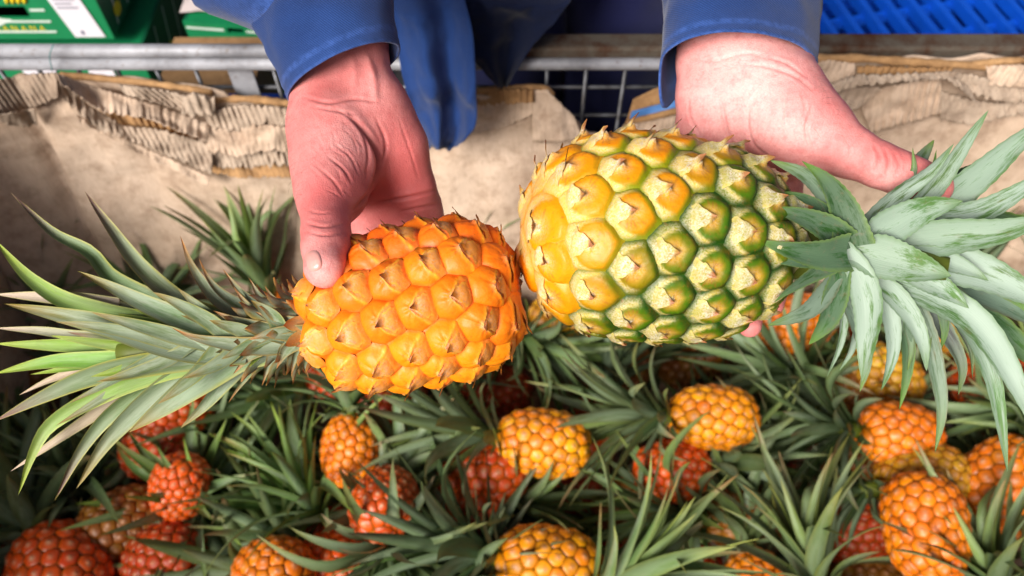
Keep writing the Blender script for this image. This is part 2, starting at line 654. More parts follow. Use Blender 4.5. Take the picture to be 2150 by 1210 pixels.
def fruit_heights(style, u, w, T, PS, rc, rng, amp):
    """relief of one eye in metres, plus masks"""
    c0 = 0.06
    k = 1.15 if style == 'orange' else 1.0
    wid = 0.10 + k * np.clip(c0 - w, 0, 2) ** 0.85
    side = wid - np.abs(u) + 0.03 * np.sin(u * 9 + rng.uniform(0, 6))
    br = smooth(side, -0.05, 0.09) * smooth(c0 + 0.06 - w, 0, 0.12)     # bract: the pointed scale on the base side
    ridge = np.exp(-((side - 0.02) / 0.075) ** 2) * smooth(c0 + 0.05 - w, 0, 0.1) * smooth(1.03 - T, 0, 0.15)
    r = np.sqrt(u * u + w * w)
    re = np.sqrt(u * u + (w - 0.10) ** 2) / 0.95
    edge = smooth(T, 0.80, 1.0)
    if style == 'orange':
        bulge = np.clip(1 - np.clip(re, 0, 1) ** 2.6, 0, 1)
        h_eye = 0.78 * bulge + 0.42 * np.clip(1 - r, 0, 1)
        h_br = 0.20 + 0.55 * np.clip(1 - r / 1.05, 0, 1) + 0.28 * bulge
        h = h_eye * (1 - br) + h_br * br + 0.24 * ridge + 0.30 * np.exp(-r * r / 0.018) - 0.10 * np.exp(-((r - 0.2) / 0.07) ** 2)
        for q in range(4):
            a = rng.uniform(0.2, 2.94)
            d = np.abs(np.cos(PS - a - math.pi / 2)) + 2.0 * (np.cos(PS - a) < 0)
            h -= 0.10 * np.exp(-(d * r / 0.05) ** 2) * smooth(r, 0.05, 0.3) * (1 - br) * smooth(1 - T, 0, 0.3)
        h -= 0.26 * edge
    else:
        rd = np.sqrt((u * 0.94) ** 2 + (w - 0.14) ** 2)
        disc = smooth(0.76 - rd, -0.03, 0.07)
        tongue = smooth(0.10 + 0.42 * np.clip(0.04 - w, 0, 2) - np.abs(u), -0.03, 0.06) * smooth(0.08 - w, 0, 0.08)
        br = np.maximum((1 - disc) * smooth(0.34 - w, 0, 0.3), tongue)
        rb = np.exp(-((rd - 0.78) / 0.055) ** 2) * smooth(0.15 - w, 0, 0.2)
        rt = np.exp(-((0.10 + 0.42 * np.clip(0.04 - w, 0, 2) - np.abs(u)) / 0.05) ** 2) * smooth(0.06 - w, 0, 0.06) * smooth(0.80 - rd, 0, 0.1)
        ridge = np.maximum(rb, rt * 0.8) * smooth(1.03 - T, 0, 0.15)
        q = np.clip(rd / 0.80, 0, 1)
        h_eye = 0.34 + 0.46 * (1 - q ** 6) - 0.26 * np.exp(-((rd / 0.30) ** 2))
        h_eye += 0.05 * np.sin(PS * 23 + rng.uniform(0, 6)) * smooth(q, 0.5, 0.85) * smooth(1 - q, 0, 0.1)
        h_out = 0.22 + 0.25 * np.clip(1 - r, 0, 1)
        h = h_eye * disc + h_out * (1 - disc) + 0.16 * tongue * np.clip(1.1 - r, 0, 1) + 0.22 * ridge + style_peak * np.exp(-r * r / 0.04)
        h -= 0.20 * edge
    tip = np.exp(-(u ** 2 / 0.010 + (w - 0.02) ** 2 / 0.012))
    return h * amp, br, ridge, tip


style_peak = 0.0
HFRAME = {}


def hero_fruit(root, b, N, div, style, Mw, mat, core_mat, rng, up_l, front_l):
    """body and eyes of a held pineapple under root; Mw maps fruit space to root space"""
    global style_peak
    X, fr = eye_points(b, N, jit=0.05, rng=rng, div=div)
    Rm, tr = Mw[:3, :3], Mw[:3, 3]
    # inner body, a few millimetres below the eyes
    zz = np.linspace(-0.995, 0.995, 30)
    ang = np.linspace(0, 2 * np.pi, 40, endpoint=False)
    rho = (b.R - 0.0012) * (1 - b.taper * zz) * (1 - np.abs(zz) ** b.p) ** (1 / b.q)
    V = np.stack([np.outer(np.cos(ang), rho), np.outer(np.sin(ang), rho), np.tile((zz + 1) * b.L / 2 * 0.96 + b.L * 0.02, (40, 1))], -1).reshape(-1, 3)
    F = [tuple(int(q) for q in f) for f in grid_faces(40, 30, True)]
    F += [tuple(i * 30 for i in range(40))[::-1], tuple(i * 30 + 29 for i in range(40))]
    put('body', mesh_of('body', V @ Rm.T + tr, F, core_mat), root)
    nang, nrad = 44, 13
    for i in range(N):
        d = np.linalg.norm(X - X[i], axis=1)
        nb = np.argsort(d)[1:15]
        zf = X[i][2] / b.L
        n_i = b.normal(X[i][None])[0]
        top = float(n_i @ up_l)
        front = float(n_i @ front_l)
        if style != 'orange':
            style_peak = 0.85 * float(smooth(np.array(0.25 + 0.9 * top + 0.55 * (zf - 0.45)), 0.15, 0.95))
        S, Nn, u, w, T, PS, rc, es, ea, n0 = fruitlet_geo(b, X, i, nang, nrad, style, rng, nb, 1.16 if zf < 0.2 else 1.05)
        amp = (0.0050 if style == 'orange' else 0.0046) * min(1.0, rc / 0.0105)
        h, br, ridge, tip = fruit_heights(style, u, w, T, PS, rc, np.random.default_rng(i), amp)
        nz = fbm(S, 160, 3, i * 3.1)
        nzf = fbm(S, 420, 2, i * 1.7)
        V = S + Nn * (h + nz * 0.00040 + nzf * 0.00022)[:, None] + es * (tip * amp * 0.35 * (1.0 if style == 'orange' else 0.5 + style_peak))[:, None]
        # ---- colours of the rind; the orange one's carry some shade
        r = np.sqrt(u * u + w * w)
        if style == 'orange':
            red = np.clip(rng.normal(0.25, 0.2) + 0.45 * top, 0, 1)  # redder towards the top: its warm shade is painted in
            eye_c = lin(252, 142, 0) * (1 - red) + lin(240, 92, 0) * red
            c = np.tile(eye_c, (len(u), 1))
            k = (smooth(T, 0.82, 1.0) * 0.7)[:, None]
            c = c * (1 - k) + lin(214, 84, 0) * k
            k = (br * (0.15 + 0.3 * smooth(nz, -0.3, 0.5)))[:, None]
            c = c * (1 - k) + lin(238, 150, 60) * k
            k = (ridge * 0.8)[:, None]
            c = c * (1 - k) + lin(252, 184, 36) * k
            dust = br * (0.10 + 0.75 * smooth(0.8 - r, 0, 0.6)) * rng.uniform(0.5, 0.95) + 0.03 + 0.25 * smooth(0.35 - r, 0, 0.25)
            k = (smooth(tip + 0.2 * nz, 0.4, 0.8) * 0.7)[:, None]
            c = c * (1 - k) + lin(112, 60, 40) * k
            lines = smooth(np.sin(PS * 13 + i) * 0.6 + nz, 0.6, 0.95) * smooth(r, 0.08, 0.2) * smooth(0.5 - r, 0, 0.25)
            k = (lines * 0.6)[:, None]
            c = c * (1 - k) + lin(176, 74, 20) * k
        else:
            g = (zf - (0.30 + 0.40 * max(top, 0) + 0.14 * min(top, 0))) / 0.34 + 0.5 + rng.normal(0, 0.06)
            g = float(smooth(np.array(g), 0.0, 1.0))
            kt = 0.6 * max(top, 0) * zf
            yel = lin(242, 150, 0) * (1 - kt) + lin(168, 84, 6) * kt
            grn = lin(72, 108, 4)
            dgrn = lin(26, 68, 4)
            ctr = lin(230, 156, 22) * (1 - 0.35 * g) + lin(150, 150, 30) * 0.35 * g
            rim = yel * (1 - g) + grn * g
            kg = float(smooth(np.array(zf), 0.02, 0.25)) * 0.85
            out = (yel * (1 - kg) + lin(96, 138, 6) * kg) * (1 - g) + dgrn * g
            k = smooth(T, 0.15, 0.62)[:, None]
            c = ctr * (1 - k) + rim * k
            k = smooth(T, 0.62, 0.88)[:, None]
            c = c * (1 - k) + out * k
            brc = lin(232, 190, 70) * (1 - 0.85 * g) + lin(96, 124, 30) * 0.85 * g
            k = (br * 0.85 * smooth(1.0 - T, 0.02, 0.28))[:, None]
            c = c * (1 - k) + brc * k
            k = (ridge * 0.75)[:, None]
            c = c * (1 - k) + (lin(226, 192, 70) * (1 - 0.4 * g) + lin(176, 172, 70) * 0.4 * g) * k
            lines = smooth(np.sin(PS * 21 + i) * 0.6 + nz, 0.55, 0.9) * smooth(r, 0.15, 0.35) * smooth(0.8 - r, 0, 0.3)
            k = (lines * 0.45)[:, None]
            c = c * (1 - k) + lin(150, 84, 40) * k
            k = (smooth(tip, 0.5, 0.9) * 0.8)[:, None]
            c = c * (1 - k) + lin(136, 96, 62) * k
            dust = br * (0.38 + 0.5 * smooth(0.95 - r, 0, 0.6)) * smooth(1.0 - T, 0.0, 0.25) * (0.55 + 0.45 * smooth(nz, -0.6, 0.3)) + (1 - br) * 0.22 * smooth(0.55 - r, 0, 0.4) + 0.0
        col = np.concatenate([np.clip(c, 0, 1), np.clip(dust, 0, 1)[:, None]], 1)
        F = polar_faces(nrad, nang)
        me = mesh_of('fruitlet', V @ Rm.T + tr, F, mat, col)
        o = put('fruitlet', me, root)
        # the papery bract: a thin pointed scale lying over the base side of the eye, its dry tip lifting off
        ns, nxx = 11, 7
        ss = np.linspace(0, 1, ns)[:, None]
        xq = np.linspace(-1, 1, nxx)[None, :]
        ri = np.random.default_rng(1000 + i)
        wide = 0.58 if style == 'orange' else 0.52
        hw = wide * (1 - ss ** 1.5) ** 0.9 * (0.80 + 0.20 * smooth(ss, 0, 0.3)) + 0.012
        hw = hw * (1 + 0.10 * np.sin(ss * 17 + i))
        uu = (hw * xq + ri.normal(0, 0.05) * ss + 0.03 * np.sin(ss * 9 + i)).ravel()
        ww = (-0.78 + (0.84 + ri.normal(0, 0.03)) * ss + 0 * xq).ravel()
        rr = np.hypot(uu, ww)
        psq = np.mod(np.arctan2(ww, uu), 2 * math.pi)
        ps0, rp0 = fruitlet_geo.rp
        Tq = np.clip(rr / np.interp(psq, np.append(ps0, 2 * math.pi), np.append(rp0, rp0[0])), 0, 1)
        hq = fruit_heights(style, uu, ww, Tq, psq, rc, np.random.default_rng(i), amp)[0]
        Sq = b.project(X[i] + (uu * rc)[:, None] * ea + (ww * rc)[:, None] * es)
        Nq = b.normal(Sq)
        sv = np.repeat(ss.ravel(), nxx)
        xv = np.tile(xq.ravel(), ns)
        lift = (0.0022 if style == 'orange' else 0.0026 + 0.0030 * max(0.0, top)) * ri.uniform(0.6, 1.3)
        if zf < 0.16 and style != 'orange':
            lift *= 1.6
        off = -0.0003 + 0.0009 * smooth(sv, 0.0, 0.3) + 0.0007 * np.abs(xv) ** 2 * smooth(sv, 0.15, 0.5) + lift * smooth(sv, 0.80, 1.0) ** 1.4 + 0.0003 * np.sin(uu * 30 + i) * sv
        Vq = Sq + Nq * (hq + off)[:, None] + es * (0.35 * lift * smooth(sv, 0.85, 1.0))[:, None] + ea * (ri.normal(0, 0.3) * lift * smooth(sv, 0.85, 1.0))[:, None]
        nq = fbm(Sq, 300, 2, i * 2.3)
        if style == 'orange':
            cb = np.tile(lin(242, 146, 40), (len(uu), 1))
            edge_col, tip_col = lin(250, 186, 60), lin(110, 62, 42)
            dq = (0.25 + 0.65 * smooth(sv, 0.15, 0.7)) * (0.55 + 0.45 * smooth(nq, -0.4, 0.4)) * ri.uniform(0.6, 1.0)
        else:
            cb = np.tile(lin(232, 192, 84) * (1 - 0.7 * g) + lin(128, 142, 52) * 0.7 * g, (len(uu), 1))
            edge_col, tip_col = lin(236, 204, 110) * (1 - 0.35 * g) + lin(170, 176, 84) * 0.35 * g, lin(150, 96, 60)
            dq = (0.35 + 0.55 * smooth(sv, 0.1, 0.5)) * (0.5 + 0.5 * smooth(nq, -0.5, 0.3)) * ri.uniform(0.75, 1.0)
        streak = smooth(np.sin(xv * 11 + i) * 0.5 + nq, 0.45, 0.85) * smooth(sv, 0.1, 0.4)
        k = (0.5 * streak)[:, None]
        cb = cb * (1 - k) + lin(168, 100, 60) * k
        k = (0.75 * smooth(np.abs(xv), 0.70, 1.0))[:, None]
        cb = cb * (1 - k) + edge_col * k
        k = smooth(sv + 0.10 * nq, *((0.84, 0.97) if style == 'orange' else (0.76, 0.93)))[:, None]
        cb = cb * (1 - k) + tip_col * k
        dq = dq * (1 - smooth(sv, 0.78, 0.92)) * (1 - 0.6 * smooth(np.abs(xv), 0.75, 1.0))
        under = Vq - Nq * 0.00025
        Fq = grid_faces(ns, nxx)
        me = mesh_of('bract', np.concatenate([Vq, under]) @ Rm.T + tr, np.concatenate([Fq[:, ::-1], Fq + len(Vq)]), mat,
                     np.tile(np.concatenate([np.clip(cb, 0, 1), np.clip(dq, 0, 1)[:, None]], 1), (2, 1)))
        put('bract', me, o)


# ------------------------------------------------------------------ leaves
def leaf_geo(C, Nrm, W, cup=0.22, thick=0.0007, nx=7, wprof=None, twist=None, wav=0.0, serr=0.0, rng=RNG):
    """blade along centreline C with upper-side normals Nrm; returns verts, faces, uv, t, x"""
    n = len(C)
    T = nrm(np.gradient(C, axis=0))
    Nn = nrm(Nrm - T * (Nrm * T).sum(-1, keepdims=True))
    if twist is not None:
        sd = np.cross(T, Nn)
        ct, st = np.cos(twist)[:, None], np.sin(twist)[:, None]
        Nn = Nn * ct + sd * st
    Sd = np.cross(T, Nn)
    t = np.linspace(0, 1, n)
    if wprof is None:
        wprof = (1 - t ** 2.1) ** 0.9 * (0.80 + 0.20 * smooth(t, 0, 0.3))
    w = W * 0.5 * wprof
    x = np.linspace(-1, 1, nx)
    wave = wav * W * np.sin(t * 9 + rng.uniform(0, 6))
    ss = np.ones(n)
    if serr > 0:
        ss = 1 + serr * (np.arange(n) % 2)
    Xw = x[None, :] * w[:, None]
    Xw[:, 0] *= ss
    Xw[:, -1] *= ss
    top = C[:, None] + Sd[:, None] * Xw[..., None] + Nn[:, None] * (cup * w[:, None] * (np.abs(x)[None] ** 1.7) * 1.0 + wave[:, None] * np.abs(x)[None] ** 3)[..., None]
    uv = np.stack(np.broadcast_arrays(x[None] * 0.5 + 0.5, t[:, None] * 2.0), -1).reshape(-1, 2)
    tt = np.repeat(t, nx)
    xx = np.tile(x, n)
    F = grid_faces(n, nx)
    if thick <= 0:
        return top.reshape(-1, 3), F, uv, tt, xx
    th = thick * (1 - 0.75 * np.abs(x)[None] ** 2) * (1 - 0.6 * t[:, None])
    bot = top - Nn[:, None] * th[..., None]
    bot[:, 0] = top[:, 0]
    bot[:, -1] = top[:, -1]
    V = np.concatenate([top.reshape(-1, 3), bot.reshape(-1, 3)])
    F = np.concatenate([F, F[:, ::-1] + n * nx])
    return V, F, np.concatenate([uv, uv]), np.concatenate([tt, tt]), np.concatenate([xx, xx])


def leaf_colors(t, x, base, tip, edge, bloom, lower=None, rng=RNG):
    base, tip, edge = (np.asarray(c, float) for c in (base, tip, edge))
    c = np.tile(base, (len(t), 1))
    k = (smooth(t, 0.55, 1.0) ** 1.3)[:, None]
    c = c * (1 - k) + tip * k
    k = (smooth(np.abs(x), 0.72, 1.0) * 0.85)[:, None]
    c = c * (1 - k) + edge * k
    a = bloom * (1 - smooth(t, 0.75, 1.0) * 0.7) * (1 - 0.6 * smooth(np.abs(x), 0.8, 1.0))
    return np.concatenate([np.clip(c, 0, 1), np.clip(a, 0, 1)[:, None]], 1)


def hero_leaf(root, inv, pts, W, roll, dd, cols, mat, d0=0.5, cup=0.22, wp=None, serr=0.0, rng=RNG, wav=0.03, name='leaf', roll2=None):
    """blade whose centreline runs base -> tip through the points; dd = depth offsets along it, W in pixels"""
    k = len(pts)
    ds = np.interp(np.linspace(0, 1, k), np.linspace(0, 1, len(dd)), dd)
    P3 = np.array([P(px, py, d0 + q) for (px, py), q in zip(pts, ds)])
    n = 31 if serr else 23
    C = spline(P3, n)
    N0 = nrm(CAM - C)
    r0 = math.radians(roll)
    r1 = math.radians(roll if roll2 is None else roll2)
    tw = np.linspace(r0, r1, n)
    t = np.linspace(0, 1, n)
    prof = None
    if wp == 'lance':
        prof = (1 - t ** 2.4) ** 0.85 * (0.62 + 0.38 * smooth(t, 0, 0.45))
    elif wp == 'broad':
        prof = (1 - t ** 2.5) ** 0.92 * (0.62 + 0.38 * smooth(t, 0, 0.35))
    elif wp == 'tri':
        prof = (1 - t ** 1.35) * 1.0
    Wm = W / FPX * (d0 + float(np.mean(dd)))
    V, F, uv, tt, xx = leaf_geo(C, N0, Wm, cup, 0.0009, 9, prof, tw, wav, serr, rng)
    base, tip, edge, bloom = cols
    v = rng.normal(1.0, 0.07, 3) * rng.normal(1.0, 0.06)
    col = leaf_colors(tt, xx, np.asarray(base) * v, tip, edge, bloom * rng.uniform(0.75, 1.0), rng=rng)
    V = (V - inv[1]) @ inv[0]
    return put(name, mesh_of('leaf', V, F, mat, col, uv), root)


# ------------------------------------------------------------------ the two held pineapples
def frame_for(p_base, p_crown, roll=0.0):
    """rotation whose +Z runs from the base end to the crown end"""
    z = nrm(p_crown - p_base)
    x = nrm(np.cross(z, nrm(CAM - p_base)))
    y = np.cross(z, x)
    R3 = np.stack([x, y, z], 1)
    cr, sr = math.cos(roll), math.sin(roll)
    return R3 @ np.array([[cr, -sr, 0], [sr, cr, 0], [0, 0, 1]])


IDN = (np.eye(3), np.zeros(3))

# ---- orange pineapple -------------------------------------------------------
rngA = np.random.default_rng(11)
A_base, A_crown = P(1086, 602, 0.492), P(650, 684, 0.502)
LA = float(np.linalg.norm(A_crown - A_base))
barrelA = Barrel(LA, 0.0472, p=3.4, q=2.3, taper=0.03)
RA = frame_for(A_base, A_crown, 0.55)
held_orange = empty('pineapple', A_base)
tag(held_orange, 'ripe orange pineapple held by its end under the thumb, long pale narrow-leaved crown', 'pineapple', 'two pineapples held in the hands')
MA = np.eye(4)
MA[:3, :3] = RA
toc = nrm(CAM - A_base)
hero_fruit(held_orange, barrelA, 80, 138.1, 'orange', MA, MAT['rind_orange'], MAT['core'], rngA, RA.T @ UPV, RA.T @ toc)
invA = (np.eye(3), A_base)

stemA = spline([P(650, 697, 0.502), P(560, 708, 0.503), P(450, 722, 0.503), P(330, 735, 0.5), P(250, 742, 0.498)], 14)
put('crown_stem', tube_mesh('crown_stem', stemA - A_base, np.linspace(0.0165, 0.006, 14), MAT['core_green'], 14), held_orange)

gG = (lin(104, 132, 74), lin(164, 132, 50), lin(190, 184, 84), 0.62)      # dusty grey green
gL = (lin(138, 182, 52), lin(176, 196, 60), lin(206, 214, 110), 0.25)      # lime
gP = (lin(206, 186, 164), lin(222, 196, 176), lin(206, 204, 120), 0.15)    # bleached pinkish
gM = (lin(108, 134, 62), lin(146, 98, 92), lin(206, 200, 80), 0.4)        # mauve-tipped
gD = (lin(96, 118, 58), lin(206, 124, 30), lin(190, 150, 60), 0.6)         # short, orange-tipped
LEAVES_A = [
    ([(250, 640), (135, 628), (60, 622), (-12, 618)], 34, 10, (0.02, 0.03), gP),
    ([(300, 715), (168, 708), (84, 695), (-12, 689)], 30, 10, (0.015, 0.02), gP),
    ([(300, 775), (190, 775), (112, 796), (40, 830)], 26, 15, (0.02, 0.03), gP),
    ([(300, 672), (213, 658), (129, 630), (56, 580), (-12, 503)], 46, 15, (0.012, 0.02), gL),
    ([(310, 748), (210, 728), (112, 724), (-12, 722)], 38, -10, (0.008, 0.012), gL),
    ([(330, 750), (235, 758), (112, 760), (-12, 785)], 44, 10, (0.0, 0.006), gL),
    ([(420, 672), (337, 640), (232, 585), (185, 532), (107, 488), (24, 405)], 44, 30, (0.012, 0.01), gM),
    ([(475, 672), (385, 642), (292, 562), (225, 472), (178, 402)], 48, 30, (0.012, 0.005), gM),
    ([(400, 800), (300, 838), (242, 846), (185, 882), (101, 938), (22, 990)], 34, 20, (0.012, 0.02), gP),
    ([(450, 760), (337, 778), (225, 820), (112, 886), (70, 948), (38, 1040)], 50, -15, (-0.004, 0.0), gL),
    ([(440, 752), (315, 764), (197, 788), (84, 836), (-14, 886)], 54, -10, (-0.008, -0.004), gM),
    ([(470, 755), (380, 775), (300, 818), (220, 880), (163, 955), (115, 1050)], 46, -25, (0.006, 0.008), gM),
    ([(500, 745), (400, 778), (315, 836), (225, 925), (160, 1027)], 56, -20, (0.0, 0.0), gG),
    ([(560, 735), (490, 750), (416, 798), (348, 850), (270, 908)], 74, -20, (-0.004, -0.004), gG),
    ([(560, 742), (510, 762), (470, 802), (427, 852), (379, 900)], 42, -25, (0.006, 0.006), gG),
    ([(520, 742), (427, 738), (325, 715), (225, 684), (101, 656), (8, 638)], 66, 8, (-0.016, -0.012), gG),
    ([(530, 708), (460, 692), (380, 672), (300, 638), (225, 600), (163, 570)], 56, 20, (-0.010, -0.012), gG),
    ([(540, 672), (489, 652), (445, 622), (404, 562), (378, 495)], 42, 28, (0.008, 0.004), gD),
    ([(565, 668), (520, 650), (470, 622), (440, 590), (418, 543)], 36, 28, (0.006, 0.002), gD),
    ([(590, 662), (550, 645), (505, 615), (468, 565)], 32, 28, (0.006, 0.002), gD),
    ([(612, 664), (580, 650), (545, 622), (522, 583)], 30, 25, (0.004, 0.0), gD),
    ([(630, 660), (605, 650), (575, 630), (556, 600)], 28, 25, (0.004, 0.0), gD),
    ([(605, 700), (560, 682), (520, 645), (491, 602)], 38, 25, (-0.010, -0.014), gD),
    ([(600, 706), (545, 692), (490, 672), (447, 652)], 44, 15, (-0.014, -0.018), gD),
    ([(590, 724), (530, 728), (450, 718), (400, 706), (360, 688)], 46, 8, (-0.017, -0.022), gD),
    ([(636, 690), (590, 676), (555, 664), (535, 655)], 40, 15, (-0.016, -0.02), gD),
    ([(640, 702), (600, 700), (560, 702), (522, 714)], 44, -8, (-0.018, -0.025), gD),
    ([(628, 712), (575, 722), (525, 748), (489, 786)], 46, -20, (-0.016, -0.018), gD),
    ([(648, 715), (620, 720), (595, 742), (581, 775)], 42, -20, (-0.016, -0.02), gD),
    ([(620, 728), (585, 742), (562, 772), (550, 810)], 30, -30, (-0.006, -0.006), gD),
    ([(590, 738), (540, 765), (505, 808), (480, 846)], 24, -30, (0.0, 0.002), gD),
    ([(652, 705), (632, 728), (618, 752), (612, 790)], 30, -25, (-0.014, -0.016), gD),
    ([(655, 725), (645, 748), (638, 770), (648, 792)], 22, -30, (-0.008, -0.01), gD),
    ([(652, 672), (630, 655), (610, 640), (590, 634)], 28, 20, (-0.010, -0.014), gD),
    ([(655, 655), (640, 640), (628, 622), (622, 600)], 24, 20, (-0.006, -0.012), gD),
]
for pts, W, roll, dd, cols in LEAVES_A:
    wp = 'tri' if cols is gD else None
    hero_leaf(held_orange, invA, pts, W, roll, dd, cols, MAT['leaf_orange_crown'], cup=0.5, wp=wp, rng=rngA, roll2=roll * 0.6 + rngA.normal(0, 6))
EXTRA_A = []
for k in range(30):
    f = k / 29.0
    s0 = spline(np.array([(640, 698), (560, 708), (450, 722), (330, 735)], float), 60)[int(8 + 50 * f)]
    sg = 1 if k % 2 else -1
    a = math.radians(180 + sg * rngA.uniform(8, 58) * (1 - 0.45 * f))
    ln = (90 + 230 * f) * rngA.uniform(0.75, 1.15)
    bend = sg * rngA.uniform(-10, 34)
    e = s0 + ln * np.array([math.cos(a), -math.sin(a)])
    nvec = np.array([math.sin(a), math.cos(a)])
    q = [tuple(s0), tuple(s0 + (e - s0) * 0.35 - nvec * bend * 0.4), tuple(s0 + (e - s0) * 0.7 - nvec * bend * 0.3), tuple(e)]
    EXTRA_A.append((q, rngA.uniform(24, 40), sg * rngA.uniform(10, 40), (0.004 - 0.018 * (k % 3 == 0), rngA.uniform(-0.03, 0.03) if k % 3 else -0.028), gG if k % 3 == 0 else [gG, gM, gL, gP][int(rngA.choice(4, p=[.45, .25, .2, .1]))]))
for pts, W, roll, dd, cols in EXTRA_A:
    hero_leaf(held_orange, invA, pts, W, roll, dd, cols, MAT['leaf_orange_crown'], cup=0.5, rng=rngA, roll2=roll * 0.5)
# short scale leaves packed round the neck, dry at the very bottom
for row in range(4):
    for k in range(13):
        ph = 2 * math.pi * (k + 0.5 * (row % 2) + rngA.normal(0, 0.08)) / 13
        rad = RA[:, 0] * math.cos(ph) + RA[:, 1] * math.sin(ph)
        ax = RA[:, 2]
        ln = (0.013, 0.020, 0.027, 0.034)[row] * rngA.uniform(0.85, 1.2)
        c0 = A_crown + ax * (-0.007 + 0.0085 * row) + rad * (0.0185 - 0.001 * row)
        out = 1.0 - 0.16 * row
        pts = spline([c0, c0 + ax * ln * 0.45 + rad * ln * 0.30 * out, c0 + ax * ln * 0.72 + rad * ln * 0.85 * out + rngA.normal(0, 0.0015, 3)], 11)
        V, F, uv, tt, xx = leaf_geo(pts, np.tile(ax - rad * 0.5, (11, 1)), 0.0105 + 0.001 * row, 0.35, 0.0006, 5, None, None, 0.06, 0.0, rngA)
        cc = (lin(190, 140, 62), lin(186, 120, 50), lin(206, 164, 80), 0.3) if row == 0 else gD
        col = leaf_colors(tt, xx, np.asarray(cc[0]) * rngA.normal(1, 0.08), cc[1], cc[2], cc[3])
        put('leaf', mesh_of('leaf', V - A_base, F, MAT['leaf_orange_crown'], col, uv), held_orange)

# ---- green and yellow pineapple --------------------------------------------
rngB = np.random.default_rng(5)
B_base, B_crown = P(1098, 478, 0.492), P(1655, 524, 0.512)
LB = float(np.linalg.norm(B_crown - B_base))
barrelB = Barrel(LB, 0.0618, p=2.7, q=2.1, taper=0.035)
RB = frame_for(B_base, B_crown, 0.2)
held_green = empty('pineapple', B_base)
tag(held_green, 'larger half-ripe pineapple, green and yellow, broad waxy leaves, lying on an open hand', 'pineapple', 'two pineapples held in the hands')
MB4 = np.eye(4)
MB4[:3, :3] = RB
hero_fruit(held_green, barrelB, 94, 129.25, 'green', MB4, MAT['rind_green'], MAT['core_green'], rngB, RB.T @ UPV, RB.T @ nrm(CAM - B_base))
invB = (np.eye(3), B_base)
stemB = spline([P(1660, 525, 0.512), P(1740, 530, 0.505), P(1850, 545, 0.495), P(1990, 565, 0.48)], 12)
put('crown_stem', tube_mesh('crown_stem', stemB - B_base, np.linspace(0.019, 0.007, 12), MAT['core_green'], 14), held_green)
bW = (lin(92, 132, 70), lin(100, 138, 66), lin(112, 146, 90), 0.95)        # waxed pale side
bG = (lin(48, 92, 40), lin(104, 146, 40), lin(120, 150, 70), 0.22)          # dark green upper side
bU = (lin(86, 116, 84), lin(120, 150, 60), lin(120, 120, 84), 0.45)
bV = (lin(74, 70, 74), lin(96, 120, 50), lin(140, 160, 120), 0.25)         # purplish back
